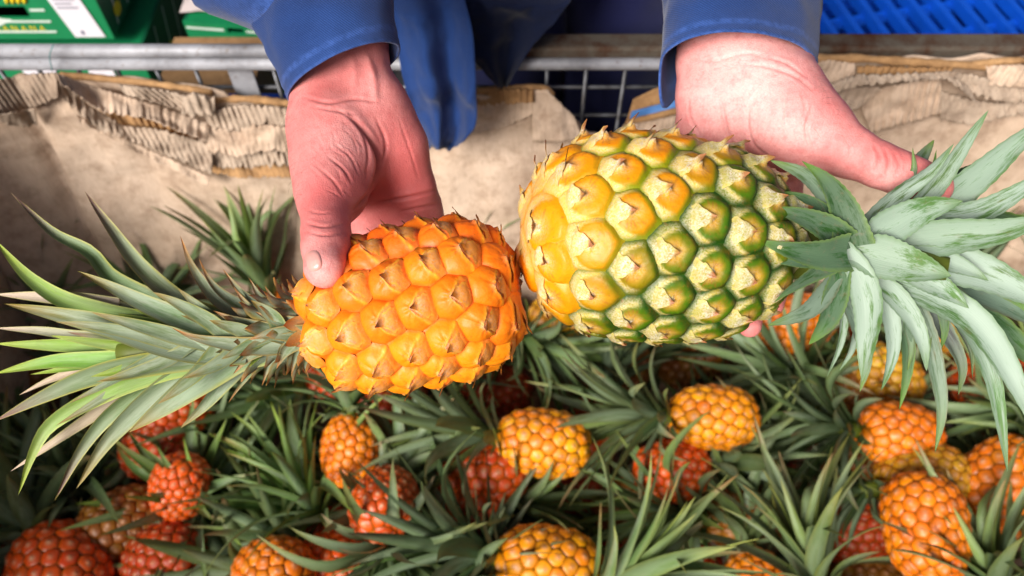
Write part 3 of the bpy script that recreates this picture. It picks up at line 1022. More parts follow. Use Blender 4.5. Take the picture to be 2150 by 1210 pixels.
LEAVES_B = [
    # far side
    ([(1890, 420), (1916, 360), (1961, 294)], 40, 10, (0.03, 0.04), bU, 'lance'),
    ([(1980, 420), (2006, 375), (2044, 351), (2076, 328)], 34, 20, (0.03, 0.03), bG, 'lance'),
    ([(1900, 600), (2069, 676), (2150, 739), (2230, 800)], 70, -10, (0.03, 0.03), bG, 'lance'),
    ([(1900, 560), (2060, 610), (2160, 660), (2260, 720)], 80, -10, (0.02, 0.02), bU, 'broad'),
    ([(1880, 470), (2000, 455), (2120, 470), (2240, 480)], 70, 10, (0.02, 0.02), bG, 'broad'),
    # up and to the end
    ([(1850, 480), (1960, 440), (2057, 368), (2133, 302), (2215, 235)], 72, 10, (0.012, 0.0), bW, 'broad'),
    ([(1840, 490), (1970, 462), (2057, 444), (2133, 405), (2220, 345)], 62, 5, (0.004, -0.01), bW, 'broad'),
    ([(1850, 500), (1916, 442), (1967, 386), (2025, 303), (2076, 231)], 46, 20, (0.0, -0.01), bW, 'lance'),
    ([(1775, 515), (1834, 452), (1891, 402), (1955, 357), (2003, 302)], 52, 35, (-0.005, -0.015), bW, 'lance'),
    ([(1800, 515), (1900, 508), (2006, 497), (2101, 486), (2220, 452)], 84, 5, (-0.008, -0.03), bW, 'broad'),
    ([(1820, 535), (1930, 545), (2037, 566), (2120, 600), (2230, 660)], 96, -5, (0.0, -0.02), bW, 'broad'),
    # hanging side
    ([(1800, 570), (1916, 605), (2010, 650), (2075, 710), (2140, 820), (2185, 930)], 72, -15, (0.0, -0.02), bW, 'broad'),
    ([(1800, 575), (1916, 612), (2018, 672), (2069, 758), (2095, 854), (2115, 992)], 52, -25, (0.005, -0.005), bW, 'lance'),
    ([(1840, 590), (1936, 637), (1993, 714), (2018, 771), (2012, 830)], 46, -30, (0.014, 0.012), bV, 'lance'),
    ([(1810, 580), (1904, 628), (1942, 701), (1967, 790), (1976, 867), (1963, 950)], 46, -30, (0.006, 0.0), bU, 'lance'),
    ([(1780, 565), (1859, 606), (1910, 663), (1936, 720), (1946, 780)], 52, -20, (-0.006, -0.012), bW, 'lance'),
    ([(1780, 575), (1859, 618), (1897, 688), (1904, 771), (1888, 860)], 44, -35, (0.008, 0.006), bG, 'lance'),
    ([(1770, 560), (1834, 598), (1866, 663), (1872, 739), (1850, 820)], 48, -25, (0.0, -0.004), bW, 'lance'),
    ([(1745, 560), (1785, 640), (1812, 720), (1818, 770), (1805, 824)], 42, -20, (0.002, 0.0), bU, 'lance'),
    ([(1740, 580), (1767, 637), (1764, 714), (1737, 792)], 26, -35, (0.012, 0.01), bW, 'lance'),
    ([(1750, 590), (1796, 663), (1789, 727), (1761, 780)], 28, -35, (0.014, 0.012), bW, 'lance'),
    # near side, lying towards the end of the crown
    ([(1900, 530), (1980, 548), (2040, 570), (2076, 590)], 52, -10, (-0.014, -0.022), bW, 'broad'),
    ([(1880, 550), (1950, 590), (2000, 620), (2035, 648)], 60, -15, (-0.012, -0.018), bW, 'broad'),
    ([(1775, 520), (1850, 540), (1920, 560), (1998, 580)], 96, 0, (-0.022, -0.034), bW, 'broad'),
    ([(1800, 520), (1860, 480), (1940, 440), (2022, 422)], 80, 10, (-0.020, -0.03), bW, 'broad'),
    ([(1765, 520), (1800, 565), (1822, 640), (1820, 720), (1810, 802)], 66, -10, (-0.024, -0.026), bW, 'lance'),
    # recurved over the shoulder of the fruit
    ([(1730, 545), (1690, 550), (1650, 550), (1611, 548)], 34, -10, (-0.030, -0.044), bG, 'tri'),
    ([(1760, 470), (1706, 427), (1670, 410), (1636, 402)], 38, 10, (-0.014, -0.026), bG, 'tri'),
    ([(1765, 490), (1740, 425), (1690, 370), (1616, 336)], 44, 20, (-0.012, -0.024), bU, 'lance'),
    ([(1768, 510), (1735, 480), (1670, 452), (1600, 436)], 70, 10, (-0.026, -0.044), bG, 'tri'),
    ([(1790, 520), (1770, 440), (1732, 378), (1684, 338)], 82, 15, (-0.026, -0.04), bG, 'tri'),
    ([(1778, 530), (1730, 535), (1660, 525), (1588, 504)], 80, -5, (-0.034, -0.052), bG, 'tri'),
    ([(1765, 560), (1735, 610), (1690, 655), (1611, 684)], 46, -15, (-0.020, -0.036), bU, 'lance'),
    ([(1745, 555), (1700, 580), (1655, 610), (1625, 636)], 40, -15, (-0.026, -0.04), bG, 'tri'),
    ([(1768, 560), (1752, 620), (1735, 670), (1699, 724)], 60, -15, (-0.022, -0.03), bG, 'lance'),
]
for k in range(22):
    a = math.radians(rngB.choice([rngB.uniform(-88, -12), rngB.uniform(5, 62)], p=[0.62, 0.38]))
    s0 = np.array([rngB.uniform(1760, 1930), 0.0])
    s0[1] = 530 + (s0[0] - 1720) * 0.13
    ln = rngB.uniform(150, 330)
    droop = 0.35 * ln if a < 0 else 0.05 * ln
    e = s0 + ln * np.array([math.cos(a), -math.sin(a)])
    q = [tuple(s0), tuple(s0 + (e - s0) * 0.4 + np.array([0.10 * ln, -0.06 * ln])), tuple(s0 + (e - s0) * 0.75 + np.array([0.08 * ln, 0.0])), tuple(e + np.array([-0.05 * ln, 0.12 * droop]))]
    LEAVES_B.insert(0, (q, rngB.uniform(26, 44), rngB.uniform(-40, 30), (0.012, rngB.uniform(-0.005, 0.03)), [bU, bG, bV, bW][int(rngB.choice(4, p=[.36, .26, .12, .26]))], 'lance'))
for pts, W, roll, dd, cols, wp in LEAVES_B:
    hero_leaf(held_green, invB, pts, W, roll, dd, cols, MAT['leaf_green_crown'], cup=0.42, wp=wp, rng=rngB, serr=0.06, roll2=roll + rngB.normal(0, 8))


# ------------------------------------------------------------------ the person: hands, jacket, trousers
def camspace(px, py, d):
    return np.array([(px - 1075.0) / FPX * d, (605.0 - py) / FPX * d, d])


def to_world(Q):
    return CAM + Q[:, :1] * RGT + Q[:, 1:2] * UPV + Q[:, 2:3] * FWD


def cone(Pg, a, b, ra, rb):
    ab = b - a
    t = np.clip(((Pg - a) @ ab) / (ab @ ab + 1e-12), 0, 1)
    d = np.linalg.norm(Pg - (a + t[..., None] * ab), axis=-1)
    return d - (ra + t * (rb - ra))


def smin(a, b, k):
    h = np.clip(0.5 + 0.5 * (b - a) / k, 0, 1)
    return b * (1 - h) + a * h - k * h * (1 - h)


def chain_sdf(Pg, keys, k):
    pts = [camspace(*q[:3]) for q in keys]
    rs = [q[3] / 1000.0 for q in keys]
    s = None
    for i in range(len(pts) - 1):
        c = cone(Pg, pts[i], pts[i + 1], rs[i], rs[i + 1])
        s = c if s is None else smin(s, c, k)
    return s


def surface_nets(val, org, h):
    nx, ny, nz = val.shape
    ins = val < 0
    c = [ins[i:nx - 1 + i, j:ny - 1 + j, k:nz - 1 + k] for i in (0, 1) for j in (0, 1) for k in (0, 1)]
    cnt = sum(q.astype(np.int8) for q in c)
    mixed = (cnt > 0) & (cnt < 8)
    idx = np.argwhere(mixed)
    corner = np.array([(i, j, k) for i in (0, 1) for j in (0, 1) for k in (0, 1)])
    cv = np.stack([val[idx[:, 0] + i, idx[:, 1] + j, idx[:, 2] + k] for i, j, k in corner], 1)
    acc = np.zeros((len(idx), 3))
    num = np.zeros(len(idx))
    for a in range(8):
        for b in range(a + 1, 8):
            if np.abs(corner[a] - corner[b]).sum() != 1:
                continue
            va, vb = cv[:, a], cv[:, b]
            m = (va < 0) != (vb < 0)
            t = np.where(m, va / np.where(m, va - vb, 1), 0)
            p = corner[a] + t[:, None] * (corner[b] - corner[a])
            acc += np.where(m[:, None], p, 0)
            num += m
    V = org + h * (idx + acc / num[:, None])
    vid = np.full(mixed.shape, -1, np.int64)
    vid[mixed] = np.arange(len(idx))
    faces = []
    for ax in range(3):
        o1, o2 = [(1, 2), (2, 0), (0, 1)][ax]
        sl0 = [slice(None)] * 3
        sl1 = [slice(None)] * 3
        sl0[ax] = slice(0, -1)
        sl1[ax] = slice(1, None)
        a, b = ins[tuple(sl0)], ins[tuple(sl1)]
        e = np.argwhere(a != b)
        keep = (e[:, o1] > 0) & (e[:, o2] > 0) & (e[:, o1] < val.shape[o1] - 1) & (e[:, o2] < val.shape[o2] - 1)
        e = e[keep]
        flip = ~a[e[:, 0], e[:, 1], e[:, 2]]
        q = []
        for s1, s2 in ((0, 0), (1, 0), (1, 1), (0, 1)):
            w = e.copy()
            w[:, o1] -= 1 - s1
            w[:, o2] -= 1 - s2
            q.append(vid[w[:, 0], w[:, 1], w[:, 2]])
        q = np.stack(q, 1)
        q[flip] = q[flip][:, ::-1]
        faces.append(q)
    F = np.concatenate(faces)
    return V, F[(F >= 0).all(1)]


def vert_normals(V, F):
    fn = np.cross(V[F[:, 2]] - V[F[:, 0]], V[F[:, 3]] - V[F[:, 1]])
    n = np.zeros_like(V)
    for k in range(4):
        np.add.at(n, F[:, k], fn)
    return nrm(n)


def laplace(V, F, it, lam=0.5):
    E = np.concatenate([F[:, [0, 1]], F[:, [1, 2]], F[:, [2, 3]], F[:, [3, 0]]])
    deg = np.bincount(E.ravel(), minlength=len(V))[:, None]
    for _ in range(it):
        acc = np.zeros_like(V)
        np.add.at(acc, E[:, 0], V[E[:, 1]])
        np.add.at(acc, E[:, 1], V[E[:, 0]])
        V = V + lam * (acc / deg - V)
    return V


def seg_dist(p, poly):
    """distance of 2-D points to a polyline and the position along it (0..1)"""
    best = np.full(len(p), 1e9)
    pos = np.zeros(len(p))
    L = np.concatenate([[0], np.cumsum(np.linalg.norm(np.diff(poly, axis=0), axis=1))])
    for i in range(len(poly) - 1):
        a, b = poly[i], poly[i + 1]
        ab = b - a
        t = np.clip(((p - a) @ ab) / (ab @ ab), 0, 1)
        d = np.linalg.norm(p - (a + t[:, None] * ab), axis=1)
        m = d < best
        best[m] = d[m]
        pos[m] = (L[i] + t[m] * (L[i + 1] - L[i])) / L[-1]
    return best, pos


def build_hand(palm, palm_k, thumb, fingers, creases, ruddy, pale, h=0.0013):
    keys = [q for c in palm for q in c] + list(thumb) + [q for c in fingers for q in c]
    K = np.array([camspace(*q[:3]) for q in keys])
    rad = max(q[3] for q in keys) / 1000 + 0.012
    lo, hi = K.min(0) - rad, K.max(0) + rad
    n = np.ceil((hi - lo) / h).astype(int) + 1
    val = np.empty(tuple(n), np.float32)
    ys = lo[1] + h * np.arange(n[1])
    zs = lo[2] + h * np.arange(n[2])
    for i0 in range(0, n[0], 16):
        xs = lo[0] + h * np.arange(i0, min(i0 + 16, n[0]))
        G = np.stack(np.meshgrid(xs, ys, zs, indexing='ij'), -1)
        s = None
        for c in palm:
            q = chain_sdf(G, c, 0.004)
            s = q if s is None else smin(s, q, palm_k)
        s = smin(s, chain_sdf(G, thumb, 0.004), 0.012)
        f = None
        for c in fingers:
            q = chain_sdf(G, c, 0.003)
            f = q if f is None else np.minimum(f, q)
        s = smin(s, f, 0.008)
        val[i0:i0 + len(xs)] = s
    V, F = surface_nets(val, lo, h)
    V = laplace(V, F, 5)
    N = vert_normals(V, F)
    if ((V - V.mean(0)) * N).sum(1).mean() < 0:
        F = F[:, ::-1]
        N = -N
    px = np.stack([1075 + V[:, 0] / V[:, 2] * FPX, 605 - V[:, 1] / V[:, 2] * FPX], 1)
    front = smooth(-(N * nrm(V)).sum(1), 0.05, 0.4)
    col = np.zeros((len(V), 3))
    disp = np.zeros(len(V))
    for pts, wid, dep in creases:
        poly = spline(np.array(pts, float), 24)
        d, pos = seg_dist(px, poly)
        fade = np.sin(np.clip(pos, 0.02, 0.98) * math.pi) ** 0.5
        g = np.exp(-(d / wid) ** 2) * front * fade
        disp -= 1.35 * g * dep / 1000
        disp += np.exp(-((d - 2.2 * wid) / (1.6 * wid)) ** 2) * front * fade * dep / 1000 * 0.35
        col[:, 1] = np.maximum(col[:, 1], g * min(1.0, max(0.0, dep) * 0.55))
    for (cx, cy, rx, ry, a) in ruddy:
        col[:, 0] += a * np.exp(-(((px[:, 0] - cx) / rx) ** 2 + ((px[:, 1] - cy) / ry) ** 2))
    for (cx, cy, rx, ry, a) in pale:
        col[:, 2] += a * np.exp(-(((px[:, 0] - cx) / rx) ** 2 + ((px[:, 1] - cy) / ry) ** 2)) * front
    nz = fbm(V[::1], 55, 2, 3.0) if len(V) < 90000 else np.zeros(len(V))
    disp += nz * 0.00035
    V = V + N * disp[:, None]
    return V, F, np.clip(col, 0, 1), px, N


# hand on the orange fruit: palm towards the photographer, thumb over the end of the fruit
L_palm = [
    [(650, -60, .585, 24), (680, 80, .566, 23), (681, 200, .556, 22), (680, 270, .548, 22)],
    [(708, -60, .585, 24), (750, 80, .566, 21), (762, 200, .557, 21), (790, 270, .560, 21)],
    [(684, 262, .546, 23), (690, 330, .534, 25), (692, 395, .518, 20)],
    [(715, 290, .542, 25), (725, 350, .536, 22), (712, 405, .524, 17)],
    [(795, 230, .558, 22), (835, 310, .564, 21), (862, 400, .576, 18), (880, 455, .584, 14)],
    [(765, 260, .556, 22), (790, 350, .566, 20), (805, 430, .582, 15)],
    [(735, 300, .558, 20), (755, 380, .570, 17), (765, 440, .583, 13)],
]
L_thumb = [(689, 370, .524, 20), (685, 430, .505, 16.6), (684, 490, .485, 14.2), (684, 520, .475, 13.6), (681, 562, .462, 12.0)]
L_fingers = [
    [(765, 425, .584, 11.5), (772, 520, .592, 10), (778, 610, .584, 9.2), (780, 670, .568, 8.2)],
    [(815, 428, .586, 11.5), (822, 530, .596, 10), (828, 630, .586, 9.2), (830, 700, .566, 8.2)],
    [(862, 430, .587, 11.0), (872, 530, .596, 9.8), (880, 625, .586, 9.0), (882, 690, .568, 8.0)],
    [(898, 430, .586, 10.0), (915, 510, .592, 8.8), (926, 590, .586, 8.0), (928, 640, .572, 7.2)],
]
L_creases = [
    ([(640, 205), (690, 216), (745, 208), (800, 215)], 3.0, 0.8),
    ([(655, 225), (700, 232), (750, 240)], 2.5, 0.5),
    ([(735, 240), (775, 290), (795, 340), (780, 400), (745, 440)], 4.5, 2.0),
    ([(700, 225), (750, 262), (772, 320), (768, 370)], 2.5, 0.6),
    ([(790, 250), (810, 300), (800, 350)], 3.0, 0.7),
    ([(690, 330), (720, 355), (738, 385)], 2.2, 0.8),
    ([(700, 300), (735, 330), (752, 365)], 2.0, 0.5),
    ([(660, 345), (700, 380), (720, 412)], 2.2, 0.6),
    ([(790, 425), (840, 418), (885, 408), (920, 398)], 3.0, 1.2),
    ([(840, 445), (880, 437), (924, 428)], 2.8, 0.9),
    ([(640, 468), (680, 476), (722, 470)], 2.4, 0.7),
    ([(640, 486), (682, 494), (724, 488)], 2.2, 0.6),
    ([(642, 440), (670, 448), (700, 446)], 2.0, 0.4),
]
L_ruddy = [(650, 300, 70, 150, 0.35), (820, 400, 110, 90, 0.75), (690, 430, 60, 60, 0.4), (720, 130, 120, 60, 0.25), (860, 300, 60, 120, 0.35)]
L_pale = [(690, 575, 40, 40, 0.5), (715, 300, 55, 50, 0.35), (780, 170, 40, 60, 0.15)]
rc_ = np.random.default_rng(8)
for _ in range(34):                                   # fine skin lines over the ball of the thumb
    x, y = rc_.uniform(640, 770), rc_.uniform(230, 400)
    a, l = math.radians(rc_.normal(48, 16)), rc_.uniform(16, 44)
    L_creases.append(([(x, y), (x + l * .5 * math.cos(a) + 2, y + l * .5 * math.sin(a)), (x + l * math.cos(a), y + l * math.sin(a) + 3)], 1.5, rc_.uniform(0.15, 0.4)))
L_creases += [([(768, 110), (784, 160), (790, 215)], 7.0, -0.9), ([(735, 105), (745, 150), (742, 195)], 6.0, -0.5), ([(838, 250), (862, 320), (880, 380)], 2.2, 0.4)]
VL, FL, CL, pxL, NL = build_hand(L_palm, 0.014, L_thumb, L_fingers, L_creases, L_ruddy, L_pale)

# hand under the green fruit: open palm, thumb along the crown
R_palm = [
    [(1500, -80, .600, 30), (1498, 40, .572, 26), (1492, 130, .560, 23), (1491, 200, .556, 23), (1487, 270, .564, 22), (1478, 320, .576, 17)],
    [(1570, -80, .600, 32), (1565, 40, .565, 28), (1560, 130, .552, 25), (1560, 220, .552, 24), (1550, 300, .572, 20)],
    [(1635, -80, .600, 30), (1630, 40, .572, 26), (1634, 130, .558, 22), (1650, 200, .545, 26), (1690, 258, .534, 25)],
    [(1600, 190, .546, 28), (1640, 260, .540, 26), (1690, 300, .540, 21)],
    [(1600, 250, .556, 23), (1615, 320, .574, 18)],
    [(1650, 280, .552, 21), (1665, 330, .574, 15)],
]
R_thumb = [(1680, 256, .535, 24), (1735, 292, .528, 20), (1790, 322, .522, 16.2), (1845, 346, .518, 14.2), (1885, 362, .516, 13.4), (1925, 378, .513, 12.6), (1962, 394, .511, 11.2)]
R_fingers = [
    [(1474, 320, .582, 11.0), (1455, 430, .604, 9.0), (1440, 530, .604, 8.4), (1436, 590, .594, 7.4)],
    [(1534, 322, .584, 12.0), (1515, 450, .608, 10), (1502, 570, .604, 9.2), (1500, 650, .586, 8.2)],
    [(1596, 326, .586, 12.0), (1590, 460, .610, 10), (1582, 600, .602, 9.4), (1574, 684, .576, 8.6)],
    [(1655, 328, .584, 11.5), (1655, 450, .606, 10), (1642, 560, .598, 9.2), (1622, 640, .576, 8.4)],
]
R_creases = [
    ([(1440, 120), (1500, 128), (1560, 112), (1620, 118)], 3.0, 0.6),
    ([(1560, 135), (1610, 140), (1670, 160), (1705, 190)], 3.0, 0.8),
    ([(1590, 118), (1650, 132), (1695, 165)], 2.5, 0.6),
    ([(1515, 215), (1525, 270), (1545, 320)], 4.0, 1.2),
    ([(1445, 205), (1450, 250), (1475, 290)], 2.5, 0.6),
    ([(1590, 195), (1570, 240), (1580, 300), (1620, 335)], 3.0, 0.8),
    ([(1705, 225), (1692, 270), (1704, 320)], 3.0, 1.3),
    ([(1680, 195), (1690, 230), (1680, 262)], 2.2, 0.6),
    ([(1650, 205), (1640, 250), (1650, 300)], 2.0, 0.4),
    ([(1835, 305), (1846, 330), (1838, 358)], 2.8, 1.0),
    ([(1858, 315), (1866, 340), (1860, 370)], 2.8, 1.0),
    ([(1878, 322), (1888, 346), (1880, 374)], 2.4, 0.8),
    ([(1840, 385), (1850, 370), (1852, 400)], 2.2, 0.5),
    ([(1770, 290), (1785, 310), (1780, 335)], 2.0, 0.5),
    ([(1470, 100), (1490, 130), (1495, 165)], 2.5, 0.5),
]
R_ruddy = [(1740, 230, 60, 60, 0.55), (1700, 180, 50, 50, 0.35), (1860, 325, 60, 30, 0.6), (1590, 315, 90, 30, 0.4), (1450, 260, 40, 60, 0.35), (1960, 380, 40, 30, 0.3)]
R_pale = [(1560, 200, 170, 130, 0.65), (1560, 110, 80, 40, 0.35), (1700, 290, 60, 40, 0.35), (1870, 385, 50, 25, 0.35)]
for _ in range(46):
    x, y = rc_.uniform(1450, 1760), rc_.uniform(120, 310)
    a, l = math.radians(rc_.normal(75, 22)), rc_.uniform(16, 46)
    R_creases.append(([(x, y), (x + l * .5 * math.cos(a) + 2, y + l * .5 * math.sin(a)), (x + l * math.cos(a), y + l * math.sin(a) + 3)], 1.5, rc_.uniform(0.15, 0.38)))
VR, FR, CR, pxR, NR = build_hand(R_palm, 0.014, R_thumb, R_fingers, R_creases, R_ruddy, R_pale)

PERSON = np.array([0.07, 1.08, 0.0])
person = empty('person', PERSON)
tag(person, 'person in a blue drill jacket and navy trousers holding out two pineapples', 'person')


def cut_arm(V, F, px, ymin):
    """drop the end of the forearm above the picture; returns the kept mesh and its open ring, ordered by angle"""
    keep = (px[F][:, :, 1] > ymin).all(1)
    Fk = F[keep]
    used = np.unique(Fk)
    idm = np.full(len(V), -1)
    idm[used] = np.arange(len(used))
    Fk = idm[Fk]
    E = np.concatenate([Fk[:, [0, 1]], Fk[:, [1, 2]], Fk[:, [2, 3]], Fk[:, [3, 0]]])
    key = np.sort(E, 1)
    u, cnt = np.unique(key, axis=0, return_counts=True)
    return used, Fk, np.unique(u[cnt == 1])


def zipper(ia, aa, ib, ab):
    """triangles between two rings of vertex ids sorted by angle"""
    oa, ob = np.argsort(aa), np.argsort(ab)
    ia, aa, ib, ab = ia[oa], aa[oa], ib[ob], ab[ob]
    na, nb = len(ia), len(ib)
    i = j = 0
    T = []
    while i < na or j < nb:
        a1 = aa[i + 1] if i + 1 < na else aa[(i + 1) % na] + 2 * math.pi
        b1 = ab[j + 1] if j + 1 < nb else ab[(j + 1) % nb] + 2 * math.pi
        if (a1 <= b1 and i < na) or j >= nb:
            T.append((ia[i % na], ia[(i + 1) % na], ib[j % nb]))
            i += 1
        else:
            T.append((ia[i % na], ib[(j + 1) % nb], ib[j % nb]))
            j += 1
    return T


uL, FLk, ringL = cut_arm(VL, FL, pxL, -40)
uR, FRk, ringR = cut_arm(VR, FR, pxR, -40)
WL, WR = to_world(VL)[uL], to_world(VR)[uR]
Vb = np.concatenate([WL, WR])
ringR = ringR + len(WL)
faces = [tuple(int(q) for q in f) for f in FLk] + [tuple(int(q) + len(WL) for q in f) for f in FRk]
# arms and shoulders inside the jacket join the two hands into one figure
path = spline([Vb[ringL].mean(0), P(600, -150, .64), P(600, -330, .80), np.array([-0.12, 0.98, 1.40]), np.array([0.07, 1.03, 1.42]), np.array([0.26, 0.98, 1.40]),
               P(1500, -330, .80), P(1550, -150, .64), Vb[ringR].mean(0)], 40)
Tn = nrm(np.gradient(path, axis=0))
fa = np.array([0.0, -0.35, 0.94])
A_ = nrm(np.cross(Tn, fa))
B_ = np.cross(Tn, A_)
ph = np.linspace(-math.pi, math.pi, 24, endpoint=False)
base_id = len(Vb)
rad_ = np.interp(np.linspace(0, 1, 38), [0, .5, 1], [.034, .055, .034])
rings = path[1:39, None] + rad_[:, None, None] * (A_[1:39, None] * np.cos(ph)[None, :, None] + B_[1:39, None] * np.sin(ph)[None, :, None])


def ang_of(ids, k):
    dv = Vb[ids] - path[k]
    return np.arctan2(dv @ B_[k], dv @ A_[k])


faces += zipper(ringL, ang_of(ringL, 0), base_id + np.arange(24), ph)
for k in range(37):
    for q in range(24):
        faces.append((base_id + k * 24 + q, base_id + k * 24 + (q + 1) % 24, base_id + (k + 1) * 24 + (q + 1) % 24, base_id + (k + 1) * 24 + q))
faces += zipper(base_id + 37 * 24 + np.arange(24), ph, ringR, ang_of(ringR, 39))
faces = [tuple(int(q) for q in f) for f in faces]
Vall = np.concatenate([Vb, rings.reshape(-1, 3)])
Call = np.concatenate([CL[uL], CR[uR], np.zeros((38 * 24, 3))])
body = put('body', mesh_of('body', Vall - PERSON, faces, MAT['skin'], Call), person)


def surface_depth(V, px, N, q, k=6):
    d = np.linalg.norm(px - q, axis=1) + np.where((N * V).sum(1) > 0, 1e4, 0)
    i = np.argsort(d)[:k]
    return V[i, 2].mean()


def nail(V, px, N, c, ax, bx):
    """nail plate hugging the fingertip: centre and half axes in pixels"""
    c, ax, bx = (np.array(q, float) for q in (c, ax, bx))
    rr = np.linspace(0, 1, 7)
    pp = np.linspace(0, 2 * np.pi, 20, endpoint=False)
    pts, mid = [], []
    for r in rr:
        for p in pp:
            ca, sa = math.cos(p), math.sin(p)
            e = (abs(ca) ** 2.6 + abs(sa) ** 2.6) ** (-1 / 2.6)
            q = c + (ax * ca + bx * sa) * e * r
            d = surface_depth(V, px, N, q, 8) - 0.0013 * (1 - r ** 6) + 0.0008 * r ** 6
            pts.append(camspace(q[0], q[1], d))
    return to_world(np.array(pts)), polar_faces(7, 20)


Vn, Fn = nail(VL, pxL, NL, (659, 548), (18, -5), (6, 24))
put('fingernail', mesh_of('fingernail', Vn - PERSON, Fn, MAT['nail']), body)

# fine hairs on wrists and hand edges
hv, hf = [], []
rngH = np.random.default_rng(3)


def hairs(V, px, N, rect, n, down):
    m = np.where((px[:, 0] > rect[0]) & (px[:, 0] < rect[2]) & (px[:, 1] > rect[1]) & (px[:, 1] < rect[3]) & ((N * nrm(V)).sum(1) < 0.25))[0]
    for i in rngH.choice(m, n):
        p, nn = V[i], N[i]
        L = rngH.uniform(0.004, 0.009)
        dv = np.array([rngH.normal(down[0], 0.5), rngH.normal(down[1], 0.5), rngH.normal(0, 0.4)])
        dv = nrm(dv - nn * (dv @ nn))
        q = [p - nn * 0.0003, p + nn * L * 0.35 + dv * L * 0.4, p + nn * L * 0.42 + dv * L]
        q = spline(q, 5)
        sd = nrm(np.cross(dv, nn))
        w = 0.00006
        b0 = len(hv) and sum(len(a) for a in hv)
        W_ = np.linspace(1, 0.3, 5)[:, None] * w
        hv.append(to_world(np.concatenate([q + sd * W_, q - sd * W_, q + nn * W_])))
        for k in range(4):
            for s0, s1 in ((0, 1), (1, 2), (2, 0)):
                hf.append((b0 + s0 * 5 + k, b0 + s1 * 5 + k, b0 + s1 * 5 + k + 1, b0 + s0 * 5 + k + 1))


hairs(VL, pxL, NL, (600, 120, 660, 440), 110, (0.1, -1))
hairs(VL, pxL, NL, (660, 110, 800, 200), 16, (0.2, -1))
hairs(VR, pxR, NR, (1700, 140, 1790, 290), 40, (0.8, -0.7))
hairs(VR, pxR, NR, (1790, 270, 1850, 315), 6, (0.9, -0.3))
ho = put('arm_hair', mesh_of('arm_hair', np.concatenate(hv) - PERSON, np.array(hf), MAT['hair']), body)
ho['kind'] = 'stuff'


# ---- jacket ----------------------------------------------------------------
def ring_pts(key, n):
    (cx, cy, d), (ax, ay, ad), (bx, by, bd) = key
    c = camspace(cx, cy, d)
    a = camspace(cx + ax, cy + ay, d + ad) - c
    b = camspace(cx + bx, cy + by, d + bd) - c
    ph = np.linspace(0, 2 * np.pi, n, endpoint=False)
    return c + np.cos(ph)[:, None] * a + np.sin(ph)[:, None] * b, c


def cloth_tube(name, keys, nring, parent, mat, wrinkle=0.002, seed=0.0, edge_fn=None, hem=True, thick=0.0016, nr=72, stitch=None):
    R0 = [ring_pts(k, nr) for k in keys]
    ctrl = np.stack([r[0].reshape(-1) for r in R0])
    S = spline(ctrl, nring).reshape(nring, nr, 3)
    cen = S.mean(1, keepdims=True)
    out = nrm(S - cen)
    s = np.linspace(0, 1, nring)
    flatp = S.reshape(-1, 3)
    nz = fbm(flatp * np.array([1.0, 0.45, 1.0]), 26, 3, seed).reshape(nring, nr)
    nz2 = fbm(flatp * np.array([0.6, 1.6, 0.8]), 34, 2, seed + 9).reshape(nring, nr)
    S = S + out * (wrinkle * (nz * (0.35 + 0.65 * s)[:, None] + 0.9 * nz2 * s[:, None]))[..., None]
    if edge_fn is not None:
        S = edge_fn(S)
    if stitch is not None:
        for row, dep in stitch:
            S[row] -= out[row] * dep
    inner = S - out * thick
    seq = [S]
    if hem:
        lip = (S[:1] + inner[:1]) / 2 - (S[1:2] - S[:1]) * 0.18
        rows = np.concatenate([S[::-1], lip, inner])
    else:
        rows = np.concatenate([S[::-1], inner])
    W_ = to_world(rows.reshape(-1, 3))
    k = len(rows)
    wear = np.zeros((k, nr, 3))
    if hem:
        e = np.abs(np.arange(k) - nring)
        wear[..., 0] = (0.9 * np.exp(-(e / 1.1) ** 2) + (0.45 * np.exp(-((e - 5.5) / 0.8) ** 2) if stitch else 0) + 0.12 * np.exp(-(e / 8.0) ** 2))[:, None]
    I = np.arange(k - 1)
    J = np.arange(nr)
    I, J = np.meshgrid(I, J, indexing='ij')
    J2 = (J + 1) % nr
    F = np.stack([I * nr + J, I * nr + J2, (I + 1) * nr + J2, (I + 1) * nr + J], -1).reshape(-1, 4)
    return put(name, mesh_of(name, W_ - PERSON, F, mat, wear.reshape(-1, 3)), parent)


# torso of the jacket, mostly above the picture
def torso_rings(zs, cx, cy, a, b, n=64):
    ph = np.linspace(0, 2 * np.pi, n, endpoint=False)
    return np.stack([np.stack([cx_ + a_ * np.cos(ph), cy_ + b_ * np.sin(ph), np.full(n, z)], 1) for z, cx_, cy_, a_, b_ in zip(zs, cx, cy, a, b)])


zs = np.array([0.90, 1.0, 1.12, 1.25, 1.38, 1.47, 1.52])
T0 = torso_rings(zs, [0.07] * 7, [1.10, 1.09, 1.07, 1.05, 1.03, 1.02, 1.02], [.20, .205, .21, .225, .235, .18, .07], [.13, .135, .14, .145, .14, .11, .06])
T1 = spline(T0.reshape(7, -1), 30).reshape(30, 64, 3)
cen = T1.mean(1, keepdims=True)
T1 = T1 + nrm(T1 - cen) * (0.008 * fbm(T1.reshape(-1, 3) * np.array([1, 1, 0.4]), 11, 3, 2.0).reshape(30, 64))[..., None]
Tin = T1 - nrm(T1 - cen) * 0.002
rows = np.concatenate([T1[::-1], Tin])
I, J = np.meshgrid(np.arange(len(rows) - 1), np.arange(64), indexing='ij')
F = np.stack([I * 64 + J, I * 64 + (J + 1) % 64, (I + 1) * 64 + (J + 1) % 64, (I + 1) * 64 + J], -1).reshape(-1, 4)
jacket = put('jacket', mesh_of('jacket', rows.reshape(-1, 3) - PERSON, F[:, ::-1], MAT['jacket']), person)

